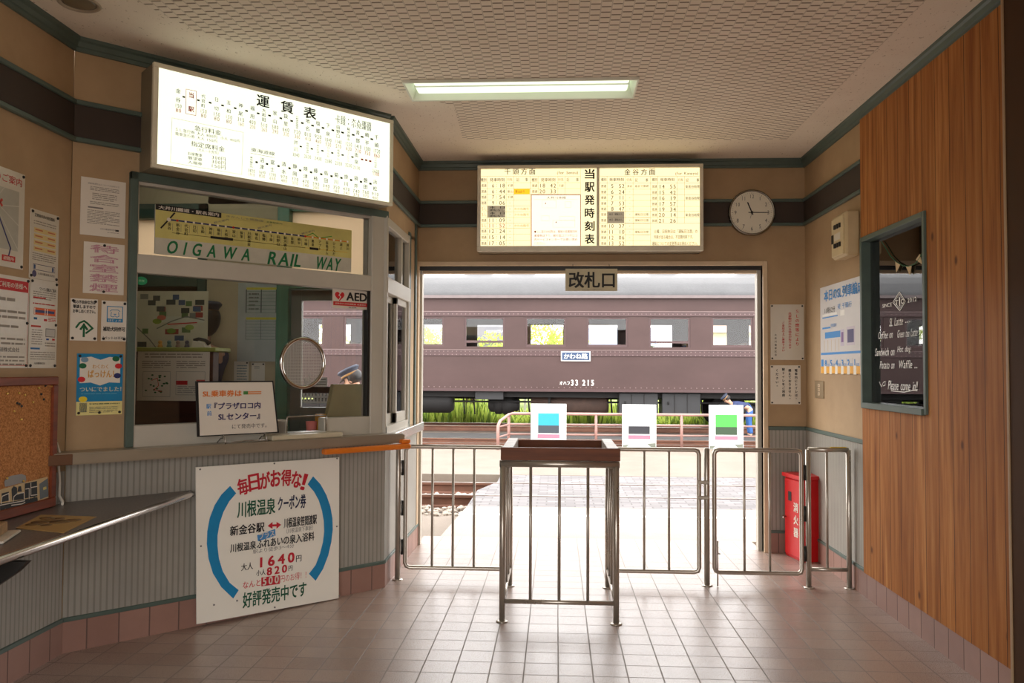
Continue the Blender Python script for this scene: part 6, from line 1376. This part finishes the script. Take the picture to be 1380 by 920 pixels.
def bush(label, x, yy, h, wd, m, seed, trunk=.3):
    rr = random.Random(seed); t = Thing('bush', label, 'bush', W, (x, yy, .05), 'bushes beyond the train'); mb = MB()
    blobs = [(rr.uniform(-.5, .5)*wd, rr.uniform(-.4, .4)*wd, h*rr.uniform(.25, .8), rr.uniform(.22, .42)*wd) for _ in range(9)]
    for i in range(3000):
        b = rr.choice(blobs); d = Vector((rr.gauss(0, 1), rr.gauss(0, 1), rr.gauss(0, 1))).normalized()*b[3]*rr.uniform(.7, 1.05)
        p = Vector((x+b[0], yy+b[1], max(.1, b[2]))) + d*Vector((1, 1, .8)).x
        if p.z < .08: continue
        u = Vector((rr.gauss(0, 1), rr.gauss(0, 1), rr.gauss(0, 1))).normalized()*.07; v = u.orthogonal().normalized()*.05
        mb.quad([p-u, p+v, p+u, p-v], m)
    t.part('foliage', mb); mb = MB()
    for k in range(4): a = k*1.6; mb.tube([(x+.1*math.cos(a), yy+.1*math.sin(a), .0), (x+.3*wd*math.cos(a), yy+.3*wd*math.sin(a), h*.7)], [.05, .015], BARK, 6)
    t.part('stem', mb)
for a in (('tall yellow-green bush beyond the train, behind the leftmost windows', -4.1, 30, 3.2, 2.6, LEAF1, 1), ('light green bush beyond the train, second from the left', -2.0, 29, 3.0, 2.0, LEAF1, 2), ('green bush beyond the train left of the name board', -.1, 30, 3.2, 2.3, LEAF1, 3), ('bush beyond the train seen through the office door glass', -7.6, 29, 2.9, 2.6, LEAF1, 4), ('low bush under the train line of sight on the right', 6.0, 29, 1.0, 1.4, LEAF1, 5)): bush(*a)
mb = MB(); mb.tube([(-2.52, 24, 0), (-2.52, 24, 3.2)], .17, paint('rust_post', S(112, 76, 70), .8), 14); single('rusty_post', 'thick red-brown post standing in the grass behind the coach', 'post', mb, W, (-2.52, 24, 0))
t = Thing('wire_fence', 'thin grey fence in the grass behind the coach', 'fence', W, (0, 26.2, 0))
for x in range(-9, 10, 2): mb = MB(); mb.box(x-.04, x+.04, 26.16, 26.24, 0, .95, paint('fence_grey', S(176, 172, 166), .7)); t.part('post', mb)
for z in (.55, .85): mb = MB(); mb.tube([(-9, 26.2, z), (9, 26.2, z)], .02, MATS['fence_grey'], 6); t.part('rail', mb)
def house(label, x0, x1, yy, zh, wall, roof, rz, extra=None):
    t = Thing('house', label, 'house', W, ((x0+x1)/2, yy, .2), 'houses beyond the train'); mb = MB(); mb.box(x0, x1, yy, yy+6, .1, zh, wall); t.part('walls', mb)
    mb = MB(); mb.prism([(yy-.5, zh), (yy+6.5, zh), (yy+3, zh+rz)], x0-.4, x1+.4, roof, axis='x'); t.part('roof', mb)
    for i in range(int((x1-x0)//2.5)):
        x = x0+.8+2.4*i; mb = MB(); mb.box(x, x+1.3, yy-.04, yy+.0, 1.6, 2.7, ALU, .01); f = t.part('window', mb); mb = MB(); mb.box(x+.08, x+1.22, yy-.05, yy-.035, 1.68, 2.62, paint('house_window_glass', S(90, 104, 112), .1)); t.sub('pane', mb, f)
    return t
house('grey-walled house with dark roof beyond the bushes on the left', -5.6, -3.0, 46, 3.0, paint('house_grey', S(150, 148, 146), .8), paint('roof_dark', S(88, 88, 92), .7), 1.6)
h_ = house('low white house far beyond the middle of the coach', 1.0, 5.5, 48, 2.8, paint('house_white', S(222, 220, 216), .8), paint('roof_blue', S(120, 134, 160), .7), 1.2)
h_ = house('cream house with turquoise base far right beyond the coach', 8.2, 13.5, 44, 3.4, paint('house_cream', S(224, 208, 184), .8), paint('roof_brown', S(150, 120, 104), .7), 1.4); mb = MB(); mb.box(8.15, 13.55, 43.93, 44.0, .1, 1.35, paint('turquoise_base', S(120, 190, 190), .7)); h_.part('plinth', mb, 'turquoise base')
